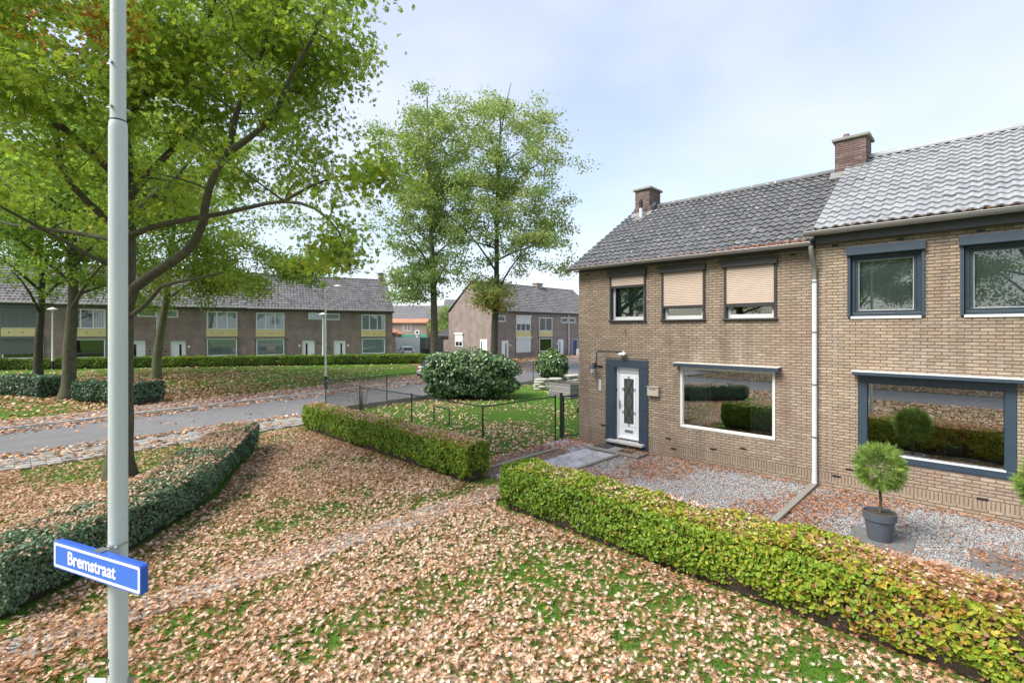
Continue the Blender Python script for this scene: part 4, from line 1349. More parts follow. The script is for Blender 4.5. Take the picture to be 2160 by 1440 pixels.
# row behind the near houses, on the right of the tall trees
bg_specs = [
    (38.4, 6.75, False, {'lower': 'shut:1.0', 'upper': 'shut:.55', 'smat': 'white_shutter', 'n': 3}, 'rose brick end house with white roller shutters, behind the laurel'),
    (45.15, 6.75, True, {'lower': 'net', 'upper': 'curtain', 'n': 2}, 'rose brick house with a white door, behind the round bush'),
    (51.9, 6.75, False, {'lower': 'net', 'upper': 'curtain', 'door': 'blue_door', 'n': 2}, 'rose brick house with a blue door, cut off by the near house corner'),
]
for i, (v, W_, mir, opt, lab) in enumerate(bg_specs):
    h = row_house(lab, (-40.0, v, .12), math.pi / 2, W_, mir, opt, M['row_brick2'], D_=8.6, eave=5.75, ridge=9.4, gable=(i == 0, False), group='rose brick terrace beyond the bushes')
    if i == 0:
        # gable side window with shutter, door
        for args in ((-.03, 0.0),):
            g = MB(); g.box(-.06, -.002, 5.75, 7.25, 1.45, 2.95); wo = g.build('window', M['white'], h)
            s_ = MB(); s_.box(-.10, -.062, 5.80, 7.20, 2.05, 2.95); s_.build('shutter', M['white_shutter'], wo)
            s_ = MB(); s_.box(-.07, -.0625, 5.9, 6.45, 1.55, 2.0); s_.box(-.07, -.0625, 6.55, 7.1, 1.55, 2.0); s_.build('pane', M['car_glass'], wo)
            s_ = MB(); s_.box(-.18, -.002, 5.65, 7.35, 2.955, 3.15); s_.build('shutter_box', M['white_shutter'], wo)
        g = MB(); g.box(-.05, -.002, 1.4, 2.6, -.1, 2.4); do = g.build('side_door', M['white'], h)
        g = MB(); g.box(-.06, -.051, 2.25, 2.42, .4, 2.1); g.build('glass_slit', M['car_glass'], do)
k = MB(); k.box(-44.9, -44.1, 50.2, 51.4, 8.6, 10.0)
e = empty('ridge_chimney', (0, 0, 0)); tag(e, 'stub brick chimney on the far ridge of the rose brick terrace', 'chimney')
k.build('stack', M['pink_brick'], e)
k = MB(); k.box(-45.0, -44.0, 50.1, 51.5, 10.0, 10.1); k.build('cap', M['concrete'], e)

# low outbuilding at its left
sh = empty('outbuilding', (-50.3, 39.6, .2))
tag(sh, 'low brick outbuilding with a grey lean-to roof, left of the rose brick gable', 'shed')
k = MB(); k.box(-1.8, 1.7, 0, 3.5, -.3, 2.7); k.build('wall', M['row_brick2'], sh)
k = MB(); k.prism([(-.3, 2.62), (2.4, 4.1), (2.4, 3.98), (-.3, 2.5)], -1.95, 1.85, 'x'); ro = k.build('roof', M['fascia'], sh)
far_roof(sh, -1.95, 1.85, -.32, 2.66, 2.4, 4.14, M['tile_far'])

# far pale houses, garage, gates, bin, road sign
def far_house(label, x, y, rz, W, D_, eave, ridge, rmat, hip=False):
    h = empty('far_house', (x, y, 0), rz)
    tag(h, label, 'house', 'pale houses far behind the gates')
    b = MB(); b.box(0, W, 0, D_, -.3, eave)
    for xx in (0.001, W - .2): b.prism([(0, eave), (D_, eave), (D_ / 2, ridge - .1)], xx, xx + .2, 'x')
    b.build('wall', M['pink_brick'], h)
    r = MB(); r.prism([(-.35, eave), (D_ / 2, ridge), (D_ + .35, eave), (D_ + .35, eave - .12), (D_ / 2, ridge - .14), (-.35, eave - .12)], -.15, W + .15, 'x'); r.build('roof', rmat, h)
    n = int(W / 3.2)
    for i in range(n):
        a = .8 + i * (W - 1.2) / n
        for z0, z1 in ((.9, 2.2), (3.4, 4.7)):
            if z1 < eave - .1:
                row_window(h, a, a + 1.5, z0, z1, 2, fill=None)
                k = MB(); k.box(a + .05, a + 1.45, .055, .06, z0 + .05, z1 - .05); k.build('blind', M['dark_curtain'], h)
    return h
fr_ = math.atan2(.70, .72)
far_house('far pale brick house with an orange tiled roof edge', -80.5, 47.0, fr_, 9, 5, 5.0, 5.75, M['tile_orange'])
far_house('far pale brick house whose grey roof rises behind the orange tiles', -84.5, 51.0, fr_, 11, 8, 5.2, 8.6, M['tile_far'])
far_house('far pale brick house with a dark roof and two white windows', -71.5, 55.0, fr_, 12, 8.5, 5.6, 9.5, M['tile_far'])
far_house('small far gabled house low behind the garage', -67.0, 42.0, fr_ + math.pi / 2, 6, 7, 3.0, 4.7, M['tile_orange'])
gr = empty('garage', (-56.6, 33.6, .2), math.atan2(.82, .57))
tag(gr, 'brick garage with a white door beside the end of the row', 'garage')
k = MB(); wall_cells(k, -3.0, 1.8, -.3, 2.95, [(-2.6, .9, 0, 2.3)], 0, .25); k.box(-3.0, 1.8, 5, 5.2, -.3, 2.9); k.box(-3.0, -2.8, .26, 5, -.3, 2.9); k.box(1.6, 1.8, .26, 5, -.3, 2.9); k.build('wall', M['row_brick'], gr, fixn=False)
k = MB()
for q in range(7): k.box(-2.58, .88, .08, .13, .02 + q * .325, .33 + q * .325)
k.build('garage_door', M['white'], gr)
k = MB(); k.box(-3.1, 1.9, -.15, 5.3, 2.96, 3.12); k.build('flat_roof', M['tile_orange'], gr)
def gate(label, x, y, rz, n, bw, hgt, mat):
    g = empty('board_gate', (x, y, .15), rz)
    tag(g, label, 'gate')
    for i in range(n):
        k = MB(); k.box(i * (bw + .02), i * (bw + .02) + bw, 0, .04, .05, hgt + random.uniform(-.01, .01)); k.build('board', mat, g)
    for z in (.4, hgt - .4):
        k = MB(); k.box(0, n * (bw + .02), .042, .09, z, z + .08); k.build('rail', mat, g)
    for x_ in (-.1, n * (bw + .02)):
        k = MB(); k.box(x_, x_ + .1, -.02, .08, -.1, hgt + .05); k.build('post', mat, g)
    return g
gate('pale grey tall board fence between the garage and the dark gate', -55.3, 35.0, math.atan2(.74, .67), 4, .72, 2.5, M['grey_gate'])
gate('dark grey tall board gate behind the left tall trunk', -53.2, 37.4, math.atan2(.74, .67), 5, .72, 2.45, M['dark_gate'])
wb = empty('wheelie_bin', (-52.0, 37.3, .15), .6)
tag(wb, 'black wheelie bin standing before the dark gate', 'bin')
k = MB(); k.prism([(-.26, .08), (.26, .08), (.31, 1.0), (-.31, 1.0)], -.3, .3, 'y'); k.build('body', M['rubber'], wb)
k = MB(); k.box(-.33, .33, -.36, .34, 1.0, 1.08); k.build('lid', M['fascia'], wb)
for x_ in (-.24, .24):
    k = MB(); k.tube([(x_ - .04, .28, .1), (x_ + .04, .28, .1)], .1, 12); k.build('wheel', M['black'], wb)
k = MB(); k.box(-1.6, 1.9, 0, 1.2, .2, 3.0, M=Matrix.Translation((-57.3, 39.0, 0)) @ Matrix.Rotation(.8, 4, 'Z'))
tag(k.build('green_container', M['green_plastic'], bevel=.03), 'pale green box shed rising above the grey board fence', 'container')
rs = empty('road_sign', (-54.9, 38.0, .15), .75)
tag(rs, 'round no entry sign with a red triangle under it above the gates', 'road sign')
k = MB(); k.tube([(0, 0, 0), (0, 0, 3.4)], .04, 8); k.build('pole', M['steel'], rs)
k = MB(); k.tube([(0, -.05, 3.15), (0, -.08, 3.15)], .34, 20); so = k.build('disc', M['sign_white'], rs)
k = MB(); k.tube([(0, -.081, 3.15), (0, -.09, 3.15)], .16, 16); k.build('mark', M['black'], so)
k = MB(); k.prism([(-.32, 2.72), (.32, 2.72), (0, 2.2)], -.09, -.06, 'y'); so = k.build('triangle', M['red'], rs)
k = MB(); k.prism([(-.2, 2.66), (.2, 2.66), (0, 2.34)], -.10, -.092, 'y'); k.build('triangle_face', M['sign_white'], so)

# ---------------------------------------------------------------- cars
def car(label, loc, rz, L=4.25, W=1.78, H=1.50):
    """hatchback; x forward, origin under its middle"""
    c = empty('parked_car', loc, rz)
    tag(c, label, 'car', 'light hatchbacks')
    # stations: x, half width, z bottom, z belt, z roof, half roof width
    st = [(-2.12, .62, .42, .80, .80, .55), (-2.05, .80, .28, .92, .93, .66), (-1.90, .86, .24, .97, 1.10, .66), (-1.62, .88, .22, .98, 1.40, .62), (-1.2, .89, .20, .97, 1.48, .63), (-.4, .89, .20, .95, 1.50, .64),
          (.2, .89, .20, .94, 1.46, .63), (.75, .88, .20, .92, 1.20, .64), (1.12, .87, .20, .91, .95, .70), (1.6, .84, .22, .84, .86, .68), (1.95, .76, .26, .72, .74, .60), (2.12, .60, .34, .58, .60, .5)]
    V, F = [], []
    for x, w, zb, zt, zr, wr in st:
        V += [(x, -w * .92, zb), (x, -w, zb + .18), (x, -w * .985, zt - .08), (x, -w * .94, zt), (x, -wr, zr - .03), (x, -wr * .8, zr), (x, wr * .8, zr), (x, wr, zr - .03), (x, w * .94, zt), (x, w * .985, zt - .08), (x, w, zb + .18), (x, w * .92, zb)]
    n = 12
    for i in range(len(st) - 1):
        for k in range(n):
            k2 = (k + 1) % n
            F.append((i * n + k, i * n + k2, (i + 1) * n + k2, (i + 1) * n + k))
    F.append(tuple(range(n))); F.append(tuple(reversed(range((len(st) - 1) * n, len(st) * n))))
    b = MB(); b.add(V, F)
    bo = b.build('body', M['car_paint'], c, smooth=True)
    md = bo.modifiers.new('s', 'SUBSURF'); md.levels = 1; md.render_levels = 1
    def P(i, k, off):
        p = Vector(V[i * n + k]); return p
    # glazing slightly proud of the body
    for s in (-1, 1):
        for (i0, i1, nm) in ((3, 5, 'side_window'), (5, 7, 'side_window')):
            g = MB()
            kk = (3, 4) if s < 0 else (8, 7)
            row = []
            for i in range(i0, i1 + 1):
                lo = Vector(V[i * n + kk[0]]); hi = Vector(V[i * n + kk[1]])
                a = lo.lerp(hi, .12); d = lo.lerp(hi, .86)
                for q in (a, d):
                    row.append((q.x + (.06 if i == i0 else (-.06 if i == i1 else 0)), q.y + s * .02, q.z + .0))
            m_ = len(row) // 2
            g.add(row, [(2 * q, 2 * q + 2, 2 * q + 3, 2 * q + 1) for q in range(m_ - 1)])
            g.build(nm, M['car_glass'], c)
        wl_ = []
    g = MB()
    g.add([(-1.985, -.56, 1.04), (-1.985, .56, 1.04), (-1.70, .52, 1.39), (-1.70, -.52, 1.39)], [(0, 1, 2, 3)])
    g.build('rear_window', M['car_glass'], c)
    g = MB(); g.add([(.30, -.55, 1.44), (.30, .55, 1.44), (1.10, .62, .98), (1.10, -.62, .98)], [(0, 1, 2, 3)]); g.build('windscreen', M['car_glass'], c)
    for s in (-1, 1):
        k = MB(); k.box(-2.10, -1.93, s * .56 - .14, s * .56 + .14, .74, .92); k.build('tail_light', M['red_lens'], c, bevel=.03)
        k = MB(); k.box(1.86, 2.02, s * .55 - .14, s * .55 + .14, .56, .70); k.build('headlight', M['white'], c, bevel=.03)
        k = MB(); k.box(.72, .88, s * .98 - .09, s * .98 + .09, .92, 1.05); k.build('mirror', M['black'], c, bevel=.03)
        for x in (-1.32, 1.32):
            k = MB(); k.tube([(x, s * .72, .32), (x, s * .90, .32)], .32, 20); wo = k.build('wheel', M['rubber'], c)
            k = MB(); k.tube([(x, s * .88, .32), (x, s * .912, .32)], .21, 14); k.build('rim', M['steel'], wo)
    k = MB(); k.box(-2.17, -2.0, -.66, .66, .34, .50); k.build('bumper', M['black'], c, bevel=.03)
    k = MB(); k.box(-2.16, -2.10, -.27, .27, .60, .71); k.build('plate', M['yellow_panel'], c)
    return c
car('white hatchback parked at the garage, only its top above the hedge', (-50.6, 33.4, .15), math.atan2(.45, -.9))
car('silver white hatchback at the kerb, its rear showing left of the laurel', (-28.55, 22.2, .01), math.atan2(1, -.15))

# ---------------------------------------------------------------- lamp posts
lp = empty('lamp_post', (-3.43, .40, 0))
tag(lp, 'pale grey street lamp post in the foreground carrying the blue name sign', 'lamp post')
k = MB(); k.tube([(0, 0, -.1), (0, 0, .58), (0, 0, .6), (0, 0, .62), (0, 0, .66), (0, 0, 4.68), (0, 0, 4.70), (0, 0, 4.712), (0, 0, 4.735), (0, 0, 4.75)], [.062, .062, .061, .047, .0455, .0432, .0432, .0430, .0415, .0385], 32)
o = k.build('lower_tube', M['lamp_post'], lp)
for p in o.data.polygons: p.use_smooth = len(p.vertices) == 4
k = MB(); k.tube([(0, 0, 4.70), (0, 0, 7.4), (.03, .04, 7.62), (.12, .14, 7.78), (.40, .45, 7.84)], [.0365, .0345, .034, .032, .03], 28)
k.build('upper_tube', M['lamp_post'], lp, smooth=True)
k = MB(); k.lathe([(.0370, 4.751), (.0392, 4.751), (.0392, 4.758), (.0370, 4.758)], 28); k.build('joint_ring', M['black'], lp)
k = MB(); k.box(-.12, .12, .42, 1.15, 7.80, 7.93); k.build('lamp_head', M['grey_white'], lp, bevel=.03)
lp.children[-1].rotation_euler = (0, 0, -.7)
for z in (4.82, 5.06):
    for a in (1.4, -.9, -2.05):
        k = MB(); k.tube([(.034 * math.cos(a), .034 * math.sin(a), z), (.050 * math.cos(a), .050 * math.sin(a), z)], .009, 8); k.build('set_screw', M['steel'], lp)
# number strip, small plate and clamp low on the post
st = MB()
arc = [(.0446 * math.cos(a), .0446 * math.sin(a)) for a in np.linspace(-2.25, -.82, 9)]
for i in range(8):
    st.quad((*arc[i], 1.71), (*arc[i + 1], 1.71), (*arc[i + 1], 1.865), (*arc[i], 1.865))
sto = st.build('number_strip', M['sign_white'], lp)
a0 = -1.42
pl = MB(); pl.box(-.105, .0, -.003, .003, -.08, .08)
plo = pl.build('plate', M['sign_white'], lp, bevel=.002)
plo.location = (-.005, -.050, 1.62)
plo.rotation_euler = (0, 0, .75)
pl = MB(); pl.lathe([(.0440, 1.60), (.048, 1.60), (.048, 1.64), (.0440, 1.64)], 24); pl.build('clamp', M['steel'], lp)
pl = MB(); pl.box(.04, .075, .0, .01, 1.60, 1.67); o = pl.build('clamp_lug', M['steel'], lp); o.rotation_euler = (0, 0, 1.0)

def text_mesh(name, body, size, depth, mat, parent, loc, rot, offset=0.0, spacing=1.0, align='CENTER'):
    cu = bpy.data.curves.new(name, 'FONT')
    cu.body = body
    cu.size = size
    cu.extrude = depth
    cu.offset = offset
    cu.align_x = align
    cu.align_y = 'CENTER'
    cu.space_character = spacing
    tmp = bpy.data.objects.new(name + '_tmp', cu)
    COL.objects.link(tmp)
    dg = bpy.context.evaluated_depsgraph_get()
    me = bpy.data.meshes.new_from_object(tmp.evaluated_get(dg))
    bpy.data.objects.remove(tmp)
    me.materials.clear()
    o = link(name, me, mat, parent)
    o.location = loc
    o.rotation_euler = rot
    return o
for i, ch in enumerate('178'):
    text_mesh('digit', ch, .056, .0006, M['black'], sto, (.0452 * math.cos(a0), .0452 * math.sin(a0), 1.838 - i * .05), (math.pi / 2, 0, a0 + math.pi / 2), .001)

# street name sign
SG = empty('street_sign', (-3.405, .315, 2.34), .378)
tag(SG, 'blue street name sign with white border and lettering on the foreground post', 'street sign')
def rrect(w, h, r, n=6):
    pts = []
    for cx, cy, a0_ in ((w / 2 - r, h / 2 - r, 0), (-w / 2 + r, h / 2 - r, math.pi / 2), (-w / 2 + r, -h / 2 + r, math.pi), (w / 2 - r, -h / 2 + r, 1.5 * math.pi)):
        for q in range(n + 1):
            a = a0_ + q * math.pi / 2 / n
            pts.append((cx + r * math.cos(a), cy + r * math.sin(a)))
    return pts
def ring_mesh(outer, inner, y):
    n = len(outer)
    V = [(x, y, z) for x, z in outer] + [(x, y, z) for x, z in inner]
    return V, [(i, (i + 1) % n, n + (i + 1) % n, n + i) for i in range(n)]
k = MB(); k.prism(rrect(.785, .152, .016), -.0175, .0175, 'y'); k.build('box', M['sign_edge_blue'], SG, bevel=.003)
k = MB(); k.prism(rrect(.779, .146, .013), -.0183, -.0170, 'y'); k.build('face', M['sign_blue'], SG)
k = MB(); k.add(*ring_mesh(rrect(.768, .135, .011), rrect(.738, .105, .004), -.0190)); k.build('border', M['sign_white'], SG)
text_mesh('lettering', 'Bremstraat', .099, .0006, M['sign_white'], SG, (-.035, -.0192, -.002), (math.pi / 2, 0, 0), .0022, .98)
k = MB(); k.lathe([(.0444, -.004), (.048, -.004), (.048, .004), (.0444, .004)], 20)
for z in (.088,):
    o = k.build('strap', M['steel'], SG); o.location = (.012, .082, z)
k = MB(); k.box(-.02, .045, -.015, .03, .078, .083); k.build('bracket', M['steel'], SG)
k = MB(); k.lathe([(.0444, -.006), (.0495, -.006), (.0495, .006), (.0444, .006)], 20); o = k.build('strap', M['steel'], SG); o.location = (.012, .082, -.09)
k = MB(); k.tube([(.058, .05, .088), (.085, .045, .088)], .009, 6); k.build('bolt', M['steel'], SG)
# other lamp posts
def street_lamp(label, loc, hgt, arm, rz=0.0, mat='lamp_post_old', cat='lamp post'):
    l = empty('lamp_post', loc, rz)
    tag(l, label, cat)
    k = MB(); k.tube([(0, 0, -.1), (0, 0, .9), (0, 0, .92), (0, 0, hgt)], [.085, .085, .065, .045], 12); k.build('pole', M[mat], l, smooth=True)
    k = MB(); k.tube([(0, 0, -.1), (0, 0, .75)], .089, 12); k.build('base_sleeve', M['rubber'], l)
    if arm:
        k = MB(); k.tube([(0, 0, hgt), (.1, 0, hgt + .2), (.35, 0, hgt + .28), (.6, 0, hgt + .3)], .03, 8); k.build('arm', M[mat], l, smooth=True)
        k = MB(); k.lathe([(0, .12), (.08, .10), (.26, .0), (.24, -.04), (0, -.10)], 16, (.7, 0)); o = k.build('lamp_head', M['white'], l, smooth=True); o.location = (0, 0, hgt + .28)
    else:
        k = MB(); k.lathe([(0, .22), (.06, .2), (.34, .06), (.36, .02), (.30, .0), (0, .0)], 18); o = k.build('lamp_hood', M['white'], l, smooth=True); o.location = (0, 0, hgt + .12)
        k = MB(); k.lathe([(.16, .0), (.10, -.16), (0, -.16)], 14); o = k.build('lamp_glass', M['pvc_grey'], l, smooth=True); o.location = (0, 0, hgt + .12)
    return l
street_lamp('tall yellowish weathered lamp post on the far pavement, in the middle distance', (-28.42, 13.09, .08), 5.9, True, 1.2)
street_lamp('slim lamp post with a white hood between the two left park trunks', (-55.2, 2.2, .3), 4.85, False, 0, 'lamp_post')
street_lamp('slim lamp post with a white hood before the middle of the brick row', (-44.9, 20.4, .3), 4.62, False, 0, 'lamp_post')

# ---------------------------------------------------------------- chain link fence and gate
def mesh_panel(b, p0, p1, z0, z1, pitch=.085, w=.005):
    """woven wire: two families of thin diagonal strips"""
    p0, p1 = np.array(p0, float), np.array(p1, float)
    L = np.linalg.norm(p1 - p0)
    d = (p1 - p0) / L
    H = z1 - z0
    for s in (1, -1):
        t = -H
        while t < L + H:
            a, c = t, t + H
            za, zc = (z0, z1) if s > 0 else (z1, z0)
            # clip to the panel
            lo, hi = max(a, 0), min(c, L)
            if hi - lo > .02:
                q0 = za + (zc - za) * (lo - a) / H
                q1 = za + (zc - za) * (hi - a) / H
                A = p0 + d * lo; B = p0 + d * hi
                nrm = np.array([-d[1], d[0]]) * w * .3
                b.add([(A[0] + nrm[0], A[1] + nrm[1], q0 - w), (B[0] + nrm[0], B[1] + nrm[1], q1 - w), (B[0] - nrm[0], B[1] - nrm[1], q1 + w), (A[0] - nrm[0], A[1] - nrm[1], q0 + w)], [(0, 1, 2, 3)])
            t += pitch
FZ = 1.43
def fence(label, pts, skip_first=False):
    f = empty('chain_link_fence', (0, 0, 0))
    tag(f, label, 'fence', 'chain link fences round the side lawn')
    for i, p in enumerate(pts):
        if i == 0 and skip_first:
            continue
        k = MB(); k.tube([(p[0], p[1], -.1), (p[0], p[1], FZ + .015)], .026, 10)
        k.tube([(p[0], p[1], FZ + .015), (p[0], p[1], FZ + .03)], .03, 10)
        k.build('post', M['fence_green'], f)
    for a, c in zip(pts[:-1], pts[1:]):
        k = MB(); k.tube([(a[0], a[1], FZ - .02), (c[0], c[1], FZ - .02)], .021, 8); k.build('top_rail', M['fence_green'], f, smooth=True)
        k = MB(); mesh_panel(k, a, c, .06, FZ - .05)
        k.build('wire_mesh', M['fence_green'], f, fixn=False)
        k = MB(); k.tube([(a[0], a[1], .75), (c[0], c[1], .75)], .003, 4); k.build('tension_wire', M['fence_green'], f)
    return f
fence('dark green chain link fence running along behind the left hedge', [(-20.3, 9.35), (-17.4, 9.38), (-13.9, 9.4), (-10.27, 9.35)])
fence('short chain link fence stretch ending at the garden gate', [(-10.27, 9.35), (-10.13, 12.45)], True)
fence('chain link fence along the far road, passing behind the laurel', [(-20.3, 9.35), (-20.75, 12.6), (-21.2, 16.2), (-21.7, 20.2), (-22.3, 25.0), (-22.8, 29.5)], True)
k = MB()
for i in range(20):
    v0 = 9.4 + i; k.box(-20.33 - .1 * i, -20.27 - .1 * i + .0, v0, v0 + .99, -.05, .22)
tag(k.build('low_border_wall', M['concrete']), 'low concrete border board under the far fence', 'border')
gt = empty('garden_gate', (-10.02, 12.62, 0), math.atan2(.72, .16))
tag(gt, 'dark green wire garden gate at the corner of the left house', 'gate')
k = MB(); k.box(-.036, .036, -.036, .036, -.1, 1.50); k.box(-.042, .042, -.042, .042, 1.501, 1.53); k.build('gate_post', M['fence_green'], gt, bevel=.006)
k = MB(); k.frame(.08, .80, .06, 1.42, .04, -.02, .02); k.build('gate_frame', M['fence_green'], gt, bevel=.006)
k = MB()
for x in np.arange(.13, .77, .035): k.box(x, x + .004, -.004, .0, .10, 1.38)
for z in np.arange(.12, 1.38, .10): k.box(.12, .76, .001, .005, z, z + .004)
k.build('wire_mesh', M['fence_green'], gt)
k = MB(); k.box(.73, .79, -.06, .05, .78, .98); k.tube([(.76, -.06, .9), (.66, -.07, .9)], .012, 6); k.build('lock', M['black'], gt)

# hoop on the side lawn
k = MB(); k.tube([(-15.55, 11.55, -.1), (-15.55, 11.55, .58), (-15.50, 11.55, .62), (-14.45, 11.42, .62), (-14.4, 11.41, .58), (-14.4, 11.41, -.1)], .026, 8)
tag(k.build('metal_hoop', M['fence_green'], smooth=True), 'low dark steel hoop standing in the grass behind the left hedge', 'hoop')

# raised planter of planks, stacked flat stones
pb = empty('plank_planter', (-17.0, 20.35, 0), math.atan2(-.2, 1.6))
tag(pb, 'grey plank raised planter on the side lawn near the house corner', 'planter')
for r_ in range(6):
    z = .02 + r_ * .128
    k = MB(); k.box(0, 1.62, 0, .035, z, z + .106, random.random()); k.build('plank', M['wood_grey'], pb)
    k = MB(); k.box(1.585, 1.62, .037, 1.25, z, z + .106, random.random()); k.build('plank', M['wood_grey'], pb)
    k = MB(); k.box(0, .035, .037, 1.25, z, z + .106, random.random()); k.build('plank', M['wood_grey'], pb)
    k = MB(); k.box(0, 1.62, 1.252, 1.287, z, z + .106, random.random()); k.build('plank', M['wood_grey'], pb)
k = MB(); k.box(.036, 1.584, .036, 1.25, .02, .72); k.build('soil', M['soil'], pb)
k = MB()
k.add([(1.62 + .02, .75, .78), (1.62 + .05, .60, .45), (1.62 + .03, .68, .30), (1.62 + .06, .9, .42), (1.62 + .02, 1.0, .66), (1.66, .8, .62)], [(0, 1, 5), (1, 2, 5), (2, 3, 5), (3, 4, 5), (4, 0, 5)])
o = k.build('cloth', M['pink']); o.modifiers.new('s', 'SOLIDIFY').thickness = .02
o.location = pb.location; o.rotation_euler = pb.rotation_euler
tag(o, 'small pink and white cloth hanging at the planter side by the house corner', 'cloth')
def flat_stone(x, y, z, a, sx, sy, t):
    b = MB()
    n = 10
    prof = []
    for r_, zz in ((.86, 0), (1.0, .04), (1.0, .09), (.82, .13)):
        prof.append([(r_ * sx * math.copysign(abs(math.cos(q)) ** .6, math.cos(q)) * (1 + .07 * math.sin(3 * q + t * 9)), r_ * sy * math.copysign(abs(math.sin(q)) ** .6, math.sin(q)), zz) for q in np.linspace(0, 2 * math.pi, n, endpoint=False)])
    V = [p for row in prof for p in row]
    F = [(i * n + k, i * n + (k + 1) % n, (i + 1) * n + (k + 1) % n, (i + 1) * n + k) for i in range(3) for k in range(n)]
    F += [tuple(reversed(range(n))), tuple(range(3 * n, 4 * n))]
    b.add(V, F, t)
    return b
stones = [(-19.3, 22.3, 5, 'nearest stack beside the lawn, left of the planter'), (-18.9, 23.3, 5, 'second stack, just behind the nearest one'), (-18.6, 24.6, 6, 'stack at the foot of the round bush'), (-16.3, 23.0, 6, 'stack rising behind the planter, near the house corner'), (-15.5, 24.2, 7, 'tallest stack, cut off by the house corner')]
for (x, y, n_, lab) in stones:
    s_ = empty('stone_stack', (x, y, 0), random.uniform(0, 1))
    tag(s_, 'pale flat stones in a loose pile, ' + lab, 'stone pile', 'piles of flat stones on the side lawn')
    for i in range(n_):
        b = flat_stone(0, 0, 0, 0, random.uniform(.34, .48), random.uniform(.24, .33), random.random())
        o = b.build('flat_stone', M['sandbag'], s_, smooth=True)
        o.location = (random.uniform(-.06, .06), random.uniform(-.06, .06), i * .132)
        o.rotation_euler = (random.uniform(-.04, .04), random.uniform(-.04, .04), random.uniform(-.5, .5))
k = MB(); k.tube([(-15.5, 20.9, 0), (-15.5, 20.9, .12)], .1, 10)

# thin rail and grey cabinet far behind, at the edge of the near house
fr2 = empty('low_rail', (0, 0, 0)); tag(fr2, 'thin dark handrail by the road beyond the round bush', 'rail')
rp = [(-28.0, 29.5), (-26.4, 31.5), (-24.0, 33.8)]
for p in rp:
    k = MB(); k.tube([(p[0], p[1], -.1), (p[0], p[1], 1.25)], .03, 8); k.build('post', M['black'], fr2)
for a, c in zip(rp[:-1], rp[1:]):
    k = MB(); k.tube([(a[0], a[1], 1.22), (c[0], c[1], 1.22)], .025, 6); k.build('rail', M['black'], fr2)
k = MB(); k.box(-38.4, -37.9, 51.5, 52.3, 0, 1.1)
tag(k.build('utility_cabinet', M['pvc_grey'], bevel=.03), 'small pale grey utility cabinet before the far terrace', 'cabinet')

# ---------------------------------------------------------------- pots with clipped conifers
LEAF_SPRAY = []
for q in range(4):
    # a flat cypress spray: a stalk with short side shoots
    V = [(0, 0, 0)]; F = []
    V, F = [], []
    for j_ in range(7):
        y = .012 + j_ * .017
        s = 1 if j_ % 2 else -1
        l_ = .045 * (1 - j_ / 9)
        o = len(V)
        V += [(0, y - .006, 0), (s * l_, y + l_ * .8, .006 * random.uniform(-1, 1)), (0, y + .009, 0)]
        F.append((o, o + 1, o + 2))
    o = len(V)
    V += [(-.004, 0, 0), (.004, 0, 0), (0, .15, .005)]
    F.append((o, o + 1, o + 2))
    LEAF_SPRAY.append((np.array(V), np.array(F)))

def ball(name, parent, c, r, n, mat, tmpl, size, seed, squash=1.0, tint_fn=None):
    g = np.random.default_rng(seed)
    D_ = g.normal(size=(n, 3)); D_ /= np.linalg.norm(D_, axis=1, keepdims=True)
    lump = 1 + .10 * np.sin(D_[:, 0] * 6 + seed) * np.sin(D_[:, 1] * 5) + .08 * np.sin(D_[:, 2] * 9 + 1)
    rad = r * lump * g.uniform(.55, 1.0, n) ** .45
    P = np.array(c) + D_ * rad[:, None] * np.array([1, 1, squash])
    N = D_ + g.normal(size=(n, 3)) * .55
    # the spray grows outwards: its y axis along the outward direction
    Yd = D_ + g.normal(size=(n, 3)) * .5; Yd /= np.linalg.norm(Yd, axis=1, keepdims=True)
    A = g.normal(size=(n, 3)); X = np.cross(Yd, A); X /= np.linalg.norm(X, axis=1, keepdims=True); Z = np.cross(X, Yd)
    R = np.stack([X, Yd, Z], axis=2)
    t = np.clip(g.normal(.5, .22, n), 0, .95) if tint_fn is None else tint_fn(P, g)
    return scatter(name, tmpl, P, R, size * g.uniform(.7, 1.25, n), t, mat, parent)

def topiary(x, y, label, seed):
    p = empty('potted_conifer', (x, y, 0))
    tag(p, label, 'potted tree', 'clipped conifers in anthracite pots')
    k = MB(); k.lathe([(0, .03), (.16, .03), (.17, .06), (.215, .39), (.238, .395), (.245, .52), (.225, .52), (.215, .48), (0, .48)], 36); k.build('pot', M['pot'], p, smooth=False)
    for f in p.children[0].data.polygons: f.use_smooth = True
    md = p.children[0].modifiers.new('e', 'EDGE_SPLIT'); md.split_angle = .7
    k = MB(); k.lathe([(0, .495), (.216, .485)], 24); k.build('soil', M['soil'], p)
    k = MB(); k.tube([(0, 0, .5), (.015, .01, .7), (.0, .0, .95), (.01, 0, 1.2)], [.026, .022, .02, .015], 8); k.build('stem', M['bark'], p, smooth=True)
    ball('foliage', p, (0, 0, 1.27), .295, 1700, M['leaf_conifer'], LEAF_SPRAY, 1.05, seed, 1.1)
    return p
for (x, y, side) in ((-1.27, 10.27, 'left'), (.28, 10.52, 'right')):
    s_ = MB(); s_.box(x - .42, x + .45, y - .45, y + .42, .0, .045, .1)
    tag(s_.build('stone_slab', M['dark_slab'], bevel=.006), 'dark square slab in the gravel under the %s pot' % side, 'slab', 'slabs under the pots')
topiary(-1.27, 10.27, 'round clipped conifer on a stem in an anthracite pot before the large window', 5)
topiary(.70, 10.72, 'clipped conifer in a pot, cut off by the right edge', 8)

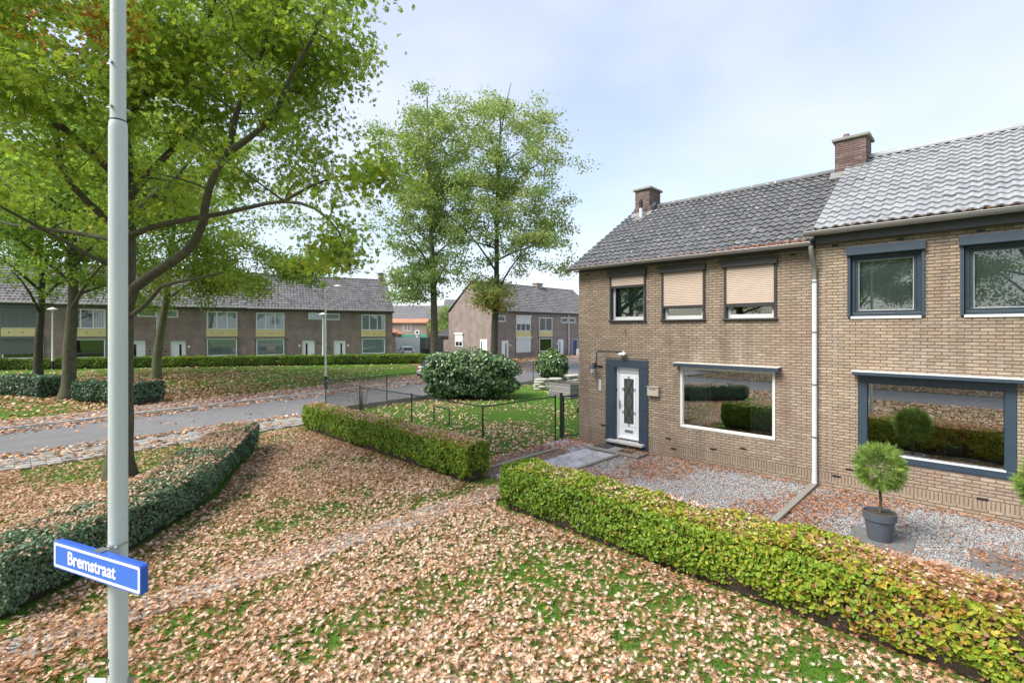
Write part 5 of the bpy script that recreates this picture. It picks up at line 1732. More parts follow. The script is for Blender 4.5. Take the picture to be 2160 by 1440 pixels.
# ---------------------------------------------------------------- trees
def leaf_tmpl(kind):
    out = []
    for q in range(6):
        b = random.uniform(.1, .28)
        if kind == 'lobed':
            # five lobed leaf, one flat polygon folded a little along its length
            ang = [0, 22, 40, 62, 88, 112, 140]
            rad = [1.0, .50, .85, .42, .70, .34, .42]
            pts = [(r_ * math.sin(math.radians(a)), r_ * math.cos(math.radians(a))) for a, r_ in zip(ang, rad)]
            right = [(x, y, abs(x) * b) for x, y in pts]
            V = [(0, -.5, 0)] + right + [(-x, y, abs(x) * b) for x, y, _ in right[:0:-1]]
            V = [(x * .5, y * .5, z * .5) for x, y, z in V]
            n_ = len(V)
            V.append((0, 0, 0))
            F = [(n_, i, (i + 1) % n_) for i in range(n_)]
            out.append((np.array(V), np.array(F)))
        elif kind == 'oval':
            V = [(0, -.5, 0), (.26, -.2, b * .3), (.28, .12, b * .3), (0, .5, -b * .2), (-.28, .12, b * .3), (-.26, -.2, b * .3)]
            F = [(0, 1, 2, 3), (0, 3, 4, 5)]
            out.append((np.array(V), np.array(F)))
        elif kind == 'diamond':
            V = [(0, -.5, 0), (.32, .0, b * .3), (0, .5, 0), (-.32, .05, b * .3)]
            out.append((np.array(V), np.array([(0, 1, 2), (0, 2, 3)])))
        elif kind == 'star':
            # dry pin oak leaf: deep lobes, curled up
            tips = [(0, 1.0), (38, .80), (-40, .84), (84, .72), (-82, .70), (128, .42), (-126, .42)]
            tips.sort()
            V = []
            cup = random.uniform(-.1, .55)
            sk = random.uniform(-.3, .3)
            for i_, (a, r_) in enumerate(tips):
                a2 = (a + tips[(i_ + 1) % 7][0]) / 2 if i_ < 6 else 180
                rr = r_ * random.uniform(.85, 1.12)
                ar, a2r = math.radians(a + random.uniform(-6, 6)), math.radians(a2)
                V.append((rr * math.sin(ar), rr * math.cos(ar), rr * rr * cup + rr * math.sin(ar) * sk))
                ri = .095 if i_ < 6 else .62
                wv = .03 if i_ < 6 else 0
                V.append((ri * math.sin(a2r), ri * math.cos(a2r), ri * ri * cup * .3))
            V.append((0, 0, 0))
            V = np.array(V) * .5
            F = np.array([(14, i, (i + 1) % 14) for i in range(14)])
            out.append((V, F))
    return out
T_LOBED, T_OVAL, T_DIAMOND, T_STAR = leaf_tmpl('lobed'), leaf_tmpl('oval'), leaf_tmpl('diamond'), leaf_tmpl('star')

def resample(pts, step=.35):
    pts = [Vector(p) for p in pts]
    out = [pts[0]]
    for i in range(len(pts) - 1):
        p0 = pts[max(i - 1, 0)]; p1 = pts[i]; p2 = pts[i + 1]; p3 = pts[min(i + 2, len(pts) - 1)]
        n = max(1, int((p2 - p1).length / step))
        for k in range(1, n + 1):
            t = k / n
            out.append(.5 * ((2 * p1) + (p2 - p0) * t + (2 * p0 - 5 * p1 + 4 * p2 - p3) * t * t + (3 * p1 - p0 - 3 * p2 + p3) * t ** 3))
    return out

def build_tree(name, label, base, limbs, clumps, tmpl, leaf_size, nleaf, sigma, leaf_mat, bark, seed, group='street and park trees', tint_mu=.42, tint_sd=.2, tint_fn=None, twig_sides=5, cat='tree', up=.3):
    """limbs: list of (points, radius at the start, radius at the end); clumps (n,3) world positions of leaf clusters"""
    g = np.random.default_rng(seed)
    t = empty(name, base)
    tag(t, label, cat, group)
    B = Vector(base)
    w = MB()
    nodes, nrad = [], []
    for pts, r0, r1 in limbs:
        rs = resample(pts)
        m_ = len(rs)
        rad = [r0 + (r1 - r0) * (i / max(1, m_ - 1)) ** .8 for i in range(m_)]
        if pts is limbs[0][0]:
            for i, p in enumerate(rs):
                hh = p.z - base[2]
                rad[i] *= 1 + .55 * math.exp(-max(hh, 0) / .35)
        jit = [Vector((g.normal() * r * (.03 if r > .15 else .09), g.normal() * r * (.03 if r > .15 else .09), 0)) for r in rad]
        w.tube([p + j_ - B for p, j_ in zip(rs, jit)], rad, 14 if r0 > .12 else 9)
        start = 6 if pts is limbs[0][0] else 1
        for p, r in zip(rs[start:], rad[start:]):
            nodes.append(tuple(p)); nrad.append(r)
    N = np.array(nodes); NR = np.array(nrad)
    clumps = np.asarray(clumps)
    d0 = np.array([np.min(np.linalg.norm(N - c, axis=1)) for c in clumps])
    LP, LD = [], []
    for ci in np.argsort(d0):
        c = clumps[ci]
        dv = N - c
        dist = np.linalg.norm(dv, axis=1) + .35 * np.maximum(0, dv[:, 2] + .1) + .8 * (NR < .012)
        k = int(np.argmin(dist))
        p0 = N[k]
        L = np.linalg.norm(c - p0)
        if L < .05:
            continue
        mid = (p0 + c) / 2 + np.array([g.normal(), g.normal(), abs(g.normal()) * .6 + .3]) * L * .11
        q = np.linspace(0, 1, max(4, int(L / .3) + 2))[:, None]
        pts = (1 - q) ** 2 * p0 + 2 * q * (1 - q) * mid + q ** 2 * c
        r0 = min(NR[k] * .65, .010 + .016 * L)
        rr = r0 + (.006 - r0) * np.linspace(0, 1, len(pts))
        w.tube([Vector(p) - B for p in pts], list(np.maximum(rr, .005)), twig_sides, cap=False)
        N = np.vstack([N, pts[1:]]); NR = np.concatenate([NR, rr[1:]])
        LP.append(pts)
    to = w.build('trunk', bark, t, smooth=True, fixn=False)
    # leaves around the outer part of every twig
    nc = len(LP)
    per = max(1, nleaf // max(nc, 1))
    P = []
    for pts in LP:
        s = g.uniform(.35, 1.0, per) ** .6
        idx = s * (len(pts) - 1)
        i0 = np.minimum(idx.astype(int), len(pts) - 2)
        f = (idx - i0)[:, None]
        c = pts[i0] * (1 - f) + pts[i0 + 1] * f
        off = g.normal(size=(per, 3)) * np.array([1, 1, .55]) * sigma * (.35 + .65 * s[:, None])
        P.append(c + off)
    P = np.concatenate(P)
    keep = P[:, 2] > base[2] + 1.2
    P = P[keep]
    n = len(P)
    Nn = g.normal(size=(n, 3)) * .8 + np.array([0, 0, up])
    R = rot_from_normals(Nn, g.uniform(0, 6.28, n))
    cl = np.repeat(g.normal(0, .10, nc), per)[keep]
    tn = np.clip(g.normal(tint_mu, tint_sd, n) + cl, 0, 1)
    if tint_fn is not None:
        tn = tint_fn(P, tn, g)
    scatter('crown', tmpl, P - np.array(base), R, leaf_size * g.uniform(.65, 1.2, n), tn, leaf_mat, t)
    return t

def ell(n, c, r, seed, zmin=None, shell=.5, lumps=True, cut=None):
    g = np.random.default_rng(seed)
    out = []
    while len(out) < n:
        d = g.normal(size=3); d /= np.linalg.norm(d)
        f = g.uniform(0, 1) ** shell
        if lumps:
            f *= 1 + .14 * math.sin(d[0] * 5 + seed) + .12 * math.sin(d[2] * 7 + d[1] * 4 + seed * 2)
        p = np.array(c) + d * f * np.array(r)
        if zmin is not None and p[2] < zmin + g.uniform(0, .8): continue
        if cut is not None and cut(p): continue
        out.append(p)
    return np.array(out)

def XD(X, d, z):
    """point given by its distance along and across the line of sight of the photographer's position"""
    return (CC * X - CS * d, CS * X + CC * d, z)

# the big oak by the road
OAK = {
'stem': [(-15.1, 1.77, -0.2), (-15.05, 1.82, 1.24), (-15.03, 1.83, 2.86), (-15.0, 1.86, 4.25), (-14.97, 1.9, 5.17), (-15.08, 1.93, 6.46), (-15.25, 1.9, 7.9), (-15.45, 1.85, 9.47), (-15.54, 1.89, 10.95), (-15.6, 1.98, 13.42), (-15.57, 2.01, 15.5)],
'r1': [(-15.0, 1.86, 4.0), (-14.76, 2.03, 4.62), (-14.03, 2.39, 5.02), (-13.05, 2.78, 5.44), (-12.47, 2.93, 5.99), (-12.15, 2.96, 6.67), (-11.64, 3.18, 7.41), (-11.28, 3.26, 8.15), (-10.89, 3.36, 8.65), (-10.41, 3.54, 9.41), (-10.03, 3.77, 10.4)],
'r1b': [(-11.64, 3.18, 7.41), (-11.05, 3.48, 7.67), (-10.39, 3.7, 8.02), (-9.79, 3.86, 8.73), (-9.29, 4.07, 9.36), (-8.97, 4.25, 10.12)],
'r2': [(-15.08, 1.93, 6.81), (-14.56, 2.43, 7.63), (-14.29, 2.97, 8.41), (-14.19, 3.35, 8.91), (-13.96, 3.85, 9.2), (-13.73, 4.5, 9.75), (-13.08, 5.41, 10.42)],
'r3': [(-14.96, 1.9, 5.86), (-14.27, 2.29, 6.05), (-13.15, 2.82, 6.16), (-12.27, 3.27, 6.22), (-11.48, 3.61, 6.29), (-10.65, 4.0, 6.33), (-9.98, 4.37, 6.13), (-9.44, 4.63, 5.6), (-9.17, 4.75, 4.9)],
'r3b': [(-10.65, 4.0, 6.33), (-10.02, 4.34, 6.62), (-9.34, 4.73, 6.76), (-8.74, 5.03, 6.6)],
'l1': [(-15.0, 1.86, 5.86), (-15.07, 1.24, 6.57), (-14.98, 0.91, 6.92), (-14.88, 0.73, 7.29), (-14.68, 0.64, 7.96), (-14.49, 0.41, 8.85), (-14.55, 0.07, 9.65), (-14.83, -0.35, 10.48)],
'l2': [(-14.98, 1.88, 5.75), (-16.47, 1.0, 6.06), (-17.34, 0.42, 6.2), (-18.33, -0.26, 6.41), (-19.4, -0.89, 6.96)],
'l3': [(-15.0, 1.86, 5.0), (-14.8, 1.22, 5.31), (-14.67, 0.65, 5.65), (-14.62, 0.14, 5.96), (-14.54, -0.34, 6.23)],
'r0': [(-15.3, 1.85, 8.48), (-14.44, 2.13, 9.17), (-13.75, 2.39, 9.36), (-12.92, 2.77, 9.96), (-12.38, 3.02, 10.53), (-11.93, 3.18, 11.44)],
'r00': [(-15.43, 1.86, 10.54), (-15.64, 2.21, 11.38), (-15.92, 2.51, 12.51), (-15.96, 2.88, 14.14)],
'r4': [(-14.95, 1.91, 3.88), (-14.35, 2.21, 4.24), (-13.87, 2.41, 4.62), (-13.04, 2.8, 4.75), (-12.15, 3.24, 4.88)],
'bk': [(-15.1, 1.9, 6.2), (-16.2, 2.6, 7.2), (-17.3, 3.4, 8.2), (-18.2, 4.2, 9.6)],
'ft': [(-15.2, 1.9, 7.2), (-14.6, .6, 8.2), (-13.6, -.8, 8.8), (-12.6, -2.0, 9.4)],
}
RADS = {'stem': (.265, .08), 'r1': (.135, .032), 'r1b': (.075, .026), 'r2': (.10, .03), 'r3': (.085, .018), 'r3b': (.04, .015), 'l1': (.09, .03), 'l2': (.07, .025), 'l3': (.06, .025), 'r0': (.085, .03), 'r00': (.09, .03), 'r4': (.065, .02), 'bk': (.11, .04), 'ft': (.10, .035)}
limbs = [(OAK[k], *RADS[k]) for k in OAK]
gq = np.random.default_rng(4)
cl = [ell(430, XD(-8.9, 11.4, 10.0), (5.7, 4.6, 5.6), 3, 4.9, .55, cut=lambda p: (p[2] < 5.6 + gq.uniform(0, .9)) and np.hypot(p[0] + 15, p[1] - 1.9) < 5)]
cl.append(ell(36, XD(-4.5, 10.4, 9.2), (1.6, 1.8, 2.7), 9, 6.0, .6))
cl.append(ell(55, XD(-5.7, 10.6, 10.3), (2.3, 2.2, 2.4), 19, 7.5, .6))
cl.append(ell(10, (-9.55, 4.6, 5.5), (.75, .6, .85), 12, 4.1, .7))
cl.append(ell(7, (-8.9, 5.0, 6.7), (.8, .7, .6), 13, 5.8, .7))
cl.append(ell(60, XD(-9.5, 8.2, 9.2), (5.0, 1.6, 2.8), 15, 6.6, .6))
cl = np.concatenate(cl)
def oak_tint(P, t, g):
    t = np.minimum(t, g.uniform(.72, .92, len(t)))
    # a few clumps near the top left have already turned
    for c, r in ((XD(-9.3, 9.6, 10.0), 1.0), (XD(-8.0, 9.2, 9.5), .9), (XD(-10.6, 9.4, 7.1), .45), (XD(-7.7, 9.0, 9.1), .45), (XD(-8.5, 9.2, 10.6), .4)):
        dd = np.linalg.norm(P - np.array(c), axis=1)
        t = np.where((dd < r) & (g.random(len(t)) < .9), g.uniform(.9, 1.0, len(t)), t)
    low = np.clip((6.2 - P[:, 2]) / 2, 0, 1) * .05
    return np.clip(t + low, 0, 1)
build_tree('oak_tree', 'large spreading oak right behind the foreground lamp post, its limb bending right', (-15.1, 1.77, 0), limbs, cl, T_LOBED, .195, 58000, .36, M['leaf_main'], M['bark'], 21, tint_fn=oak_tint)

def park_tree(label, x, y, h, crown, r, seed, bark, lean=(0, 0), nleaf=26000, zc0=5.0, mat='leaf_park', nclump=190, size=.20, tint_mu=.42, name='park_tree', sig=.55, extra=None, rtrunk=.38, zbase=.2, tint_fn=None):
    g = np.random.default_rng(seed)
    top = (x + lean[0], y + lean[1], h - 1.0)
    pts = [(x, y, zbase - .3), (x + lean[0] * .1 + .05, y + lean[1] * .1, h * .15), (x + lean[0] * .3, y + lean[1] * .3 + .1, h * .33), (x + lean[0] * .6 - .1, y + lean[1] * .6, h * .6), (x + lean[0] * .9, y + lean[1] * .9, h * .85), top]
    lb = [(pts, rtrunk, .05)]
    nl = 15
    for i in range(nl):
        f = .27 + .62 * i / nl
        a = i * 2.4 + g.uniform(-.4, .4)
        p0 = Vector((x + lean[0] * f, y + lean[1] * f, h * f))
        reach = crown * (.95 - .55 * abs(f - .5)) * g.uniform(.75, 1.0)
        rise = reach * g.uniform(.25, .8)
        d = Vector((math.cos(a), math.sin(a), 0))
        lb.append(([p0, p0 + d * reach * .33 + Vector((0, 0, rise * .45)), p0 + d * reach * .68 + Vector((0, 0, rise * .8)), p0 + d * reach + Vector((0, 0, rise))], .05 + .09 * (1 - f), .02))
    cz = (h + zc0) / 2
    c = ell(nclump, (x + lean[0] * .6, y + lean[1] * .6, cz + .5), (crown, crown, (h - zc0) / 2), seed + 50, zc0, .55)
    if extra is not None:
        c = np.concatenate([c, extra])
    return build_tree(name, label, (x, y, zbase), lb, c, T_DIAMOND, size, nleaf, sig, M[mat], M[bark], seed, tint_mu=tint_mu, twig_sides=4, tint_fn=tint_fn)

park_tree('park tree with a pale thick trunk standing in the gap of the dark clipped hedges', -33.6, 1.95, 17, 6.5, None, 31, 'bark', (.3, .2), 38000, 5.0, rtrunk=.33)
park_tree('park tree with a dark straight trunk at the far left before the row', -47.4, 1.15, 18, 7.0, None, 32, 'bark_dark', (.6, .3), 34000, 5.0, rtrunk=.29)
park_tree('park tree with a green leaning trunk left of centre of the lawn', -39.8, 6.6, 18, 7.5, None, 33, 'bark_green', (1.5, 1.5), 46000, 4.2, rtrunk=.31, extra=np.concatenate([ell(60, XD(-18.0, 30.0, 6.8), (6.0, 3.6, 2.6), 77, 3.9, .7), ell(30, XD(-14.5, 31.5, 7.5), (2.8, 2.5, 1.6), 78, 5.0, .7)]), tint_mu=.62)
def tall_tint(P, t, g):
    return np.clip(t + .12 * fieldnoise(P[:, 0] + P[:, 2], P[:, 1], .8, 5) - .05, 0, 1)
def brown_low(P, t, g):
    lo = np.clip((9.0 - P[:, 2]) / 4, 0, 1)
    rt = np.clip((P[:, 1] - 31.0) / 5, 0, 1) * .22
    return np.clip(t + lo * .38 + rt, 0, 1)
park_tree('tall tree left of the pair rising beyond the laurel, dark green and open', -35.7, 26.6, 25.8, 6.6, None, 34, 'bark', (-.6, -.4), 40000, 5.6, 'leaf_tall', 230, .25, .38, 'tall_tree', .55, extra=np.concatenate([ell(30, (-37.0, 25.2, 8.0), (3.0, 3.0, 2.4), 60, 5.0, .7)]), rtrunk=.40, tint_fn=tall_tint)
park_tree('tall tree right of the pair beyond the laurel, turning brown on its low sprays', -31.1, 29.6, 24.8, 7.0, None, 35, 'bark_dark', (.5, .4), 38000, 7.0, 'leaf_tall', 230, .24, .48, 'tall_tree', .55, extra=np.concatenate([ell(34, (-31.4, 29.2, 6.6), (2.1, 2.1, 1.9), 61, 4.4, .6), ell(40, (-28.2, 33.0, 12.5), (3.2, 3.0, 4.5), 62, 7.0, .6)]), rtrunk=.37, tint_fn=brown_low)
# bare little tree beyond the row end, background greenery
bt = [([(-60.5, 37.0, 0), (-60.5, 37.0, 5), (-60.3, 37.2, 9)], .16, .04)]
for i in range(9):
    a = i * 2.1; z = 4 + i * .5
    bt.append(([(-60.5, 37, z), (-60.5 + math.cos(a) * .8, 37 + math.sin(a) * .8, z + 1.5), (-60.5 + math.cos(a) * 1.3, 37 + math.sin(a) * 1.3, z + 3.2)], .05, .012))
build_tree('bare_tree', 'thin nearly leafless tree between the row end and the tall trees', (-60.5, 37, 0), bt, ell(20, (-60.5, 37, 8.5), (1.8, 1.8, 2.5), 5, 5), T_DIAMOND, .12, 160, .3, M['leaf_park'], M['bark_dark'], 41)
park_tree('dense low tree behind the gates, closing the gap between the rows', -64.0, 50.5, 7.2, 3.4, None, 36, 'bark_dark', (0, 0), 9000, 1.6, 'leaf_tall', 70, .24, .4, 'background_tree', .6, rtrunk=.2)
park_tree('round green tree far behind the gates, right of the dark roofed house', -58.0, 53.5, 9.0, 3.8, None, 37, 'bark_dark', (0, 0), 9000, 2.0, 'leaf_park', 70, .24, .4, 'background_tree', .6, rtrunk=.2)


# unseen trees added beyond the side road to darken the upstairs window reflections
src = [o for o in COL.objects if o.name.startswith('park_tree') and o.type == 'EMPTY'][:3]
for i, (x, y, lab) in enumerate(((-27, -20, 'the one opposite the left house'), (-7.5, -21, 'the one straight behind the camera'), (3.5, -19.5, 'the rightmost one'), (-17, -23, 'the one between the others'))):
    c = copy_tree(src[i % len(src)])
    c.location = (x, y, 0)
    c.rotation_euler = (0, 0, 1.3 * i)
    c['label'] = 'unseen tree added behind the camera to darken the upstairs window reflections, ' + lab

# the oak the camera stands under: trunk mirrored in the window, one low spray reaching into the top of the view
lb = [([(1.7, -2.9, -.2), (1.75, -2.85, 2.0), (1.65, -2.9, 4.2), (1.75, -3.0, 7.0), (1.6, -3.3, 10.0), (1.6, -3.5, 12.0)], .24, .06),
      ([(1.68, -2.95, 5.6), (.6, -.9, 7.4), (-1.3, 2.6, 8.7), (-2.5, 4.7, 8.8), (-2.95, 5.4, 8.45)], .09, .015),
      ([(1.7, -3.0, 6.6), (3.0, -4.2, 8.2), (4.6, -5.4, 9.3)], .08, .02),
      ([(1.65, -3.1, 7.6), (.4, -4.6, 9.3), (-.8, -5.8, 10.2)], .08, .02)]
cq = np.concatenate([ell(34, (1.6, -4.2, 10.2), (3.6, 2.6, 2.8), 88, 7.0, .5), np.array([(-2.98, 5.46, 7.82), (-3.06, 5.40, 7.9), (-2.8, 5.3, 8.6)])])
build_tree('oak_tree', 'nearly bare oak beside the camera, one leafy twig tip hanging into the top edge', (1.7, -2.9, 0), lb, cq, T_LOBED, .15, 1500, .13, M['leaf_main'], M['bark'], 45, tint_mu=.86, tint_sd=.12)
# ---------------------------------------------------------------- hedges and bushes
def hedge_surface(line, width, height, n, g, zlow=.11, top_frac=None, round_=.12, ends=True):
    """points and outward normals on a clipped hedge that follows a centre line; lumps vary it"""
    L_ = [np.array(p, float) for p in line]
    seg = [np.linalg.norm(b - a) for a, b in zip(L_[:-1], L_[1:])]
    tot = sum(seg)
    hw = width / 2
    a_side, a_top, a_end = height * tot, width * tot, width * height
    tot_a = 2 * a_side + a_top + (2 * a_end if ends else 0)
    which = g.choice(5, n, p=np.array([a_side, a_side, a_top, a_end if ends else 0, a_end if ends else 0]) / tot_a)
    s = g.uniform(0, tot, n)
    s = np.where(which == 3, 0, np.where(which == 4, tot, s))
    cum = np.concatenate([[0], np.cumsum(seg)])
    k = np.clip(np.searchsorted(cum, s, side='right') - 1, 0, len(seg) - 1)
    A = np.array(L_)[:-1][k]; B = np.array(L_)[1:][k]
    f = ((s - cum[k]) / np.array(seg)[k])[:, None]
    d = (B - A) / np.linalg.norm(B - A, axis=1, keepdims=True)
    nr = np.stack([-d[:, 1], d[:, 0]], axis=1)
    base = A + (B - A) * f
    off = np.where(which == 0, hw, np.where(which == 1, -hw, g.uniform(-hw, hw, n)))
    z = np.where(which == 2, height, g.uniform(zlow, height, n))
    N = np.zeros((n, 3))
    N[:, :2] = nr * np.sign(off)[:, None] * (which < 2)[:, None]
    N[:, 2] = (which == 2)
    e = (which == 3)[:, None] * -d + (which == 4)[:, None] * d
    N[:, :2] += e
    # rounded shoulders
    near_top = np.clip((z - (height - round_)) / round_, 0, 1)
    near_side = np.clip((np.abs(off) - (hw - round_)) / round_, 0, 1)
    pull = .5 * round_ * near_top * near_side
    off2 = off - np.sign(off) * pull
    z2 = z - pull
    P = np.stack([base[:, 0] + nr[:, 0] * off2, base[:, 1] + nr[:, 1] * off2, z2], axis=1)
    lump = (fieldnoise(s + off * .7, z * 1.5 + off, 3.2, 17) - .5) * .13 + (fieldnoise(s, z * 2 + off, 9.0, 18) - .5) * .07
    low = np.clip((.34 - z) / .34, 0, 1) * .19 * (which != 2)
    P += N * (lump - low)[:, None]
    return P, N, s, which, z / height

def hedge(name, label, line, width, height, n, mat, tmpl, size, seed, group, tint_fn, core=True, depth=.10, jitter=.75, zbase=0.0, cat='hedge'):
    g = np.random.default_rng(seed)
    h = empty(name, (line[0][0], line[0][1], zbase))
    tag(h, label, cat, group)
    P, N, s, which, zf = hedge_surface(line, width, height, n, g)
    P = P - N * (g.uniform(0, 1, n) ** 1.5 * depth)[:, None]
    Nn = N * 1.0 + g.normal(size=(n, 3)) * jitter + np.array([0, 0, .25])
    R = rot_from_normals(Nn, g.uniform(0, 6.28, n))
    t = tint_fn(P, s, which, zf, g)
    O = np.array([line[0][0], line[0][1], 0])
    scatter('foliage', tmpl, P - O, R, size * g.uniform(.65, 1.3, n), t, mat, h)
    if core:
        k = MB()
        L_ = [Vector((p[0], p[1], 0)) for p in line]
        hw = width / 2 - .10
        V, F = [], []
        for i, p in enumerate(L_):
            d = (L_[min(i + 1, len(L_) - 1)] - L_[max(i - 1, 0)]).normalized()
            nr = Vector((-d.y, d.x, 0))
            q = p + d * (.10 if i == 0 else (-.10 if i == len(L_) - 1 else 0)) - Vector(O)
            for o_, z in ((-hw * .75, .02), (-hw, .3 * height), (-hw, height - .12), (hw, height - .12), (hw, .3 * height), (hw * .75, .02)):
                r = q + nr * o_
                V.append((r.x, r.y, z))
        m_ = len(L_)
        for i in range(m_ - 1):
            for j in range(6):
                F.append((i * 6 + j, i * 6 + (j + 1) % 6, (i + 1) * 6 + (j + 1) % 6, (i + 1) * 6 + j))
        F += [tuple(range(6)), tuple(range((m_ - 1) * 6, m_ * 6))]
        k.add(V, F)
        # stems and twigs poking through
        for q in range(int(sum((b - a).length for a, b in zip(L_[:-1], L_[1:])) * 9)):
            i = g.integers(0, m_ - 1); f = g.random()
            d = (L_[i + 1] - L_[i]).normalized(); nr = Vector((-d.y, d.x, 0))
            p = L_[i].lerp(L_[i + 1], f) - Vector(O)
            o_ = g.uniform(-1, 1) * (width / 2 - .05)
            a = p + nr * o_ * .6
            b_ = p + nr * o_ + d * g.uniform(-.15, .15)
            k.tube([(a.x, a.y, 0), ((a.x + b_.x) / 2 + .02, (a.y + b_.y) / 2, height * .5), (b_.x, b_.y, height * g.uniform(.85, 1.06))], [.012, .007, .004], 4, cap=False)
        k.build('branches', M['twig'], h, fixn=False)
    return h

def tint_beech(right_yellow):
    def f(P, s, which, zf, g):
        n = len(s)
        t = np.clip(g.normal(.47, .14, n), 0, .80)
        patch = fieldnoise(P[:, 0] * 1.0 + P[:, 2] * .6, P[:, 1] + P[:, 2], 1.6, 23)
        t = t + (patch - .5) * .28
        top = (which == 2)
        t = np.where(top, t + g.uniform(.0, .34, n), t)
        if right_yellow:
            x = np.clip((P[:, 0] + 3.6) / 3.6, 0, 1)
            t = t + .20 * x * g.random(n) + .10 * x
            # browned stretch with thin foliage
            br = np.exp(-((P[:, 0] + .95 - .5 * zf) / .48) ** 2)
            t = np.where(g.random(n) < br * .55, g.uniform(.86, 1.0, n), t)
        t = np.where(g.random(n) < .035, g.uniform(.85, 1, n), t)
        return np.clip(t, 0, 1)
    return f
def tint_flat(mu, sd, topup=.15):
    def f(P, s, which, zf, g):
        n = len(s)
        t = g.normal(mu, sd, n) + (fieldnoise(P[:, 0], P[:, 1] + P[:, 2], 1.2, 3) - .5) * .3
        return np.clip(np.where(which == 2, t + topup, t), 0, 1)
    return f

GH = 'hornbeam hedges before the right hand houses'
HB = [(-6.95, 7.24), (-4.0, 7.16), (-1.0, 7.14), (2.6, 7.14)]
hedge('hornbeam_hedge', 'long yellow green hedge along the gravel front garden, browned towards its right end', HB, .92, .90, 56000, M['leaf_hedge'], T_OVAL, .064, 51, GH, tint_beech(True))
HA = [(-17.6, 7.62), (-8.6, 7.68)]
hedge('hornbeam_hedge', 'green hedge left of the gap, its top strewn with dry leaves', HA, .80, .92, 34000, M['leaf_hedge'], T_OVAL, .070, 52, GH, tint_beech(False))
HD = [(-8.95, -.45), (-10.3, 1.1), (-12.0, 2.55), (-14.5, 3.85), (-16.2, 4.75)]
hedge('privet_hedge', 'dark blue green low hedge running past the oak, heaped with fallen leaves', HD, 1.15, .78, 60000, M['leaf_dark'], T_OVAL, .050, 53, 'dark clipped hedges', tint_flat(.45, .25, .1), jitter=.8)
hedge('box_hedge', 'dark clipped hedge at the far left edge, ending at the pale trunk', [(-40.5, -3.6), (-37.2, -.3), (-34.9, 1.35)], 1.3, 1.12, 9000, M['leaf_dark'], T_DIAMOND, .11, 54, 'dark clipped hedges', tint_flat(.3, .22, .25), zbase=.08)
hedge('box_hedge', 'dark clipped hedge right of the pale trunk, brown leaves lying on top', [(-32.6, 2.6), (-30.6, 3.75), (-29.0, 4.6)], 1.5, 1.08, 9000, M['leaf_dark'], T_DIAMOND, .11, 55, 'dark clipped hedges', tint_flat(.3, .22, .25), zbase=.04)
hedge('row_hedge', 'long light green clipped hedge in front of the brown brick row', [(-60.5, -5.5), (-58.3, -.5), (-53.5, 7.5), (-48.5, 15.0), (-44.0, 22.0), (-39.4, 29.2)], 1.0, .98, 42000, M['leaf_hedge'], T_DIAMOND, .12, 56, 'light hedges of the row', tint_flat(.40, .14, .12), zbase=.25)

def bush(name, label, c, r, n, mat, tmpl, size, seed, mu=.5, sd=.22, stems=7, group='evergreen bushes on the side lawn', boxy=1.0, rz=0.0):
    g = np.random.default_rng(seed)
    b = empty(name, (c[0], c[1], 0), 0)
    tag(b, label, 'bush', group)
    D_ = g.normal(size=(n, 3)); D_ /= np.linalg.norm(D_, axis=1, keepdims=True)
    D_ = np.sign(D_) * np.abs(D_) ** boxy
    lump = 1 + .10 * np.sin(D_[:, 0] * 4 + 1) * np.cos(D_[:, 1] * 5) + .07 * np.sin(D_[:, 2] * 8 + D_[:, 0] * 6) + .05 * np.sin(D_[:, 0] * 15) * np.sin(D_[:, 2] * 13)
    f = g.uniform(0, 1, n) ** .22
    L = D_ * (f * lump)[:, None] * np.array(r)
    N = D_ / np.array(r); N /= np.linalg.norm(N, axis=1, keepdims=True)
    ca, sa = math.cos(rz), math.sin(rz)
    rot = np.array([[ca, -sa, 0], [sa, ca, 0], [0, 0, 1]])
    L = L @ rot.T; N = N @ rot.T
    P = L + np.array([0, 0, c[2]])
    keep = P[:, 2] > .10
    P, N, f = P[keep], N[keep], f[keep]
    m_ = len(P)
    R = rot_from_normals(N * .9 + g.normal(size=(m_, 3)) * .6 + np.array([0, 0, .35]), g.uniform(0, 6.28, m_))
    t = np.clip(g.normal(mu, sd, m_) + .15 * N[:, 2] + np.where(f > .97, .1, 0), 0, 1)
    scatter('foliage', tmpl, P, R, size * g.uniform(.7, 1.25, m_), t, mat, b)
    k = MB()
    for i in range(stems):
        a = i * 2.4
        q = rot @ np.array([math.cos(a) * r[0] * .6, math.sin(a) * r[1] * .6, 0])
        k.tube([(q[0] * .4, q[1] * .4, 0), (q[0] * .8, q[1] * .8, c[2] * .7), (q[0], q[1], c[2] * 1.2)], [.035, .022, .008], 6)
    k.build('stems', M['twig'], b)
    return b
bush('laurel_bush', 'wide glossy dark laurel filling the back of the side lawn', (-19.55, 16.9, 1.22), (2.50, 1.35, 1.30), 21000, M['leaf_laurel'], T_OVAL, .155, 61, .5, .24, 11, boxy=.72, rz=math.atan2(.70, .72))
bush('round_bush', 'smaller round glossy bush beside the house corner, beyond the stones', (-22.6, 27.4, 1.03), (1.12, 1.12, 1.12), 6500, M['leaf_laurel'], T_OVAL, .20, 62, .62, .2, 6)
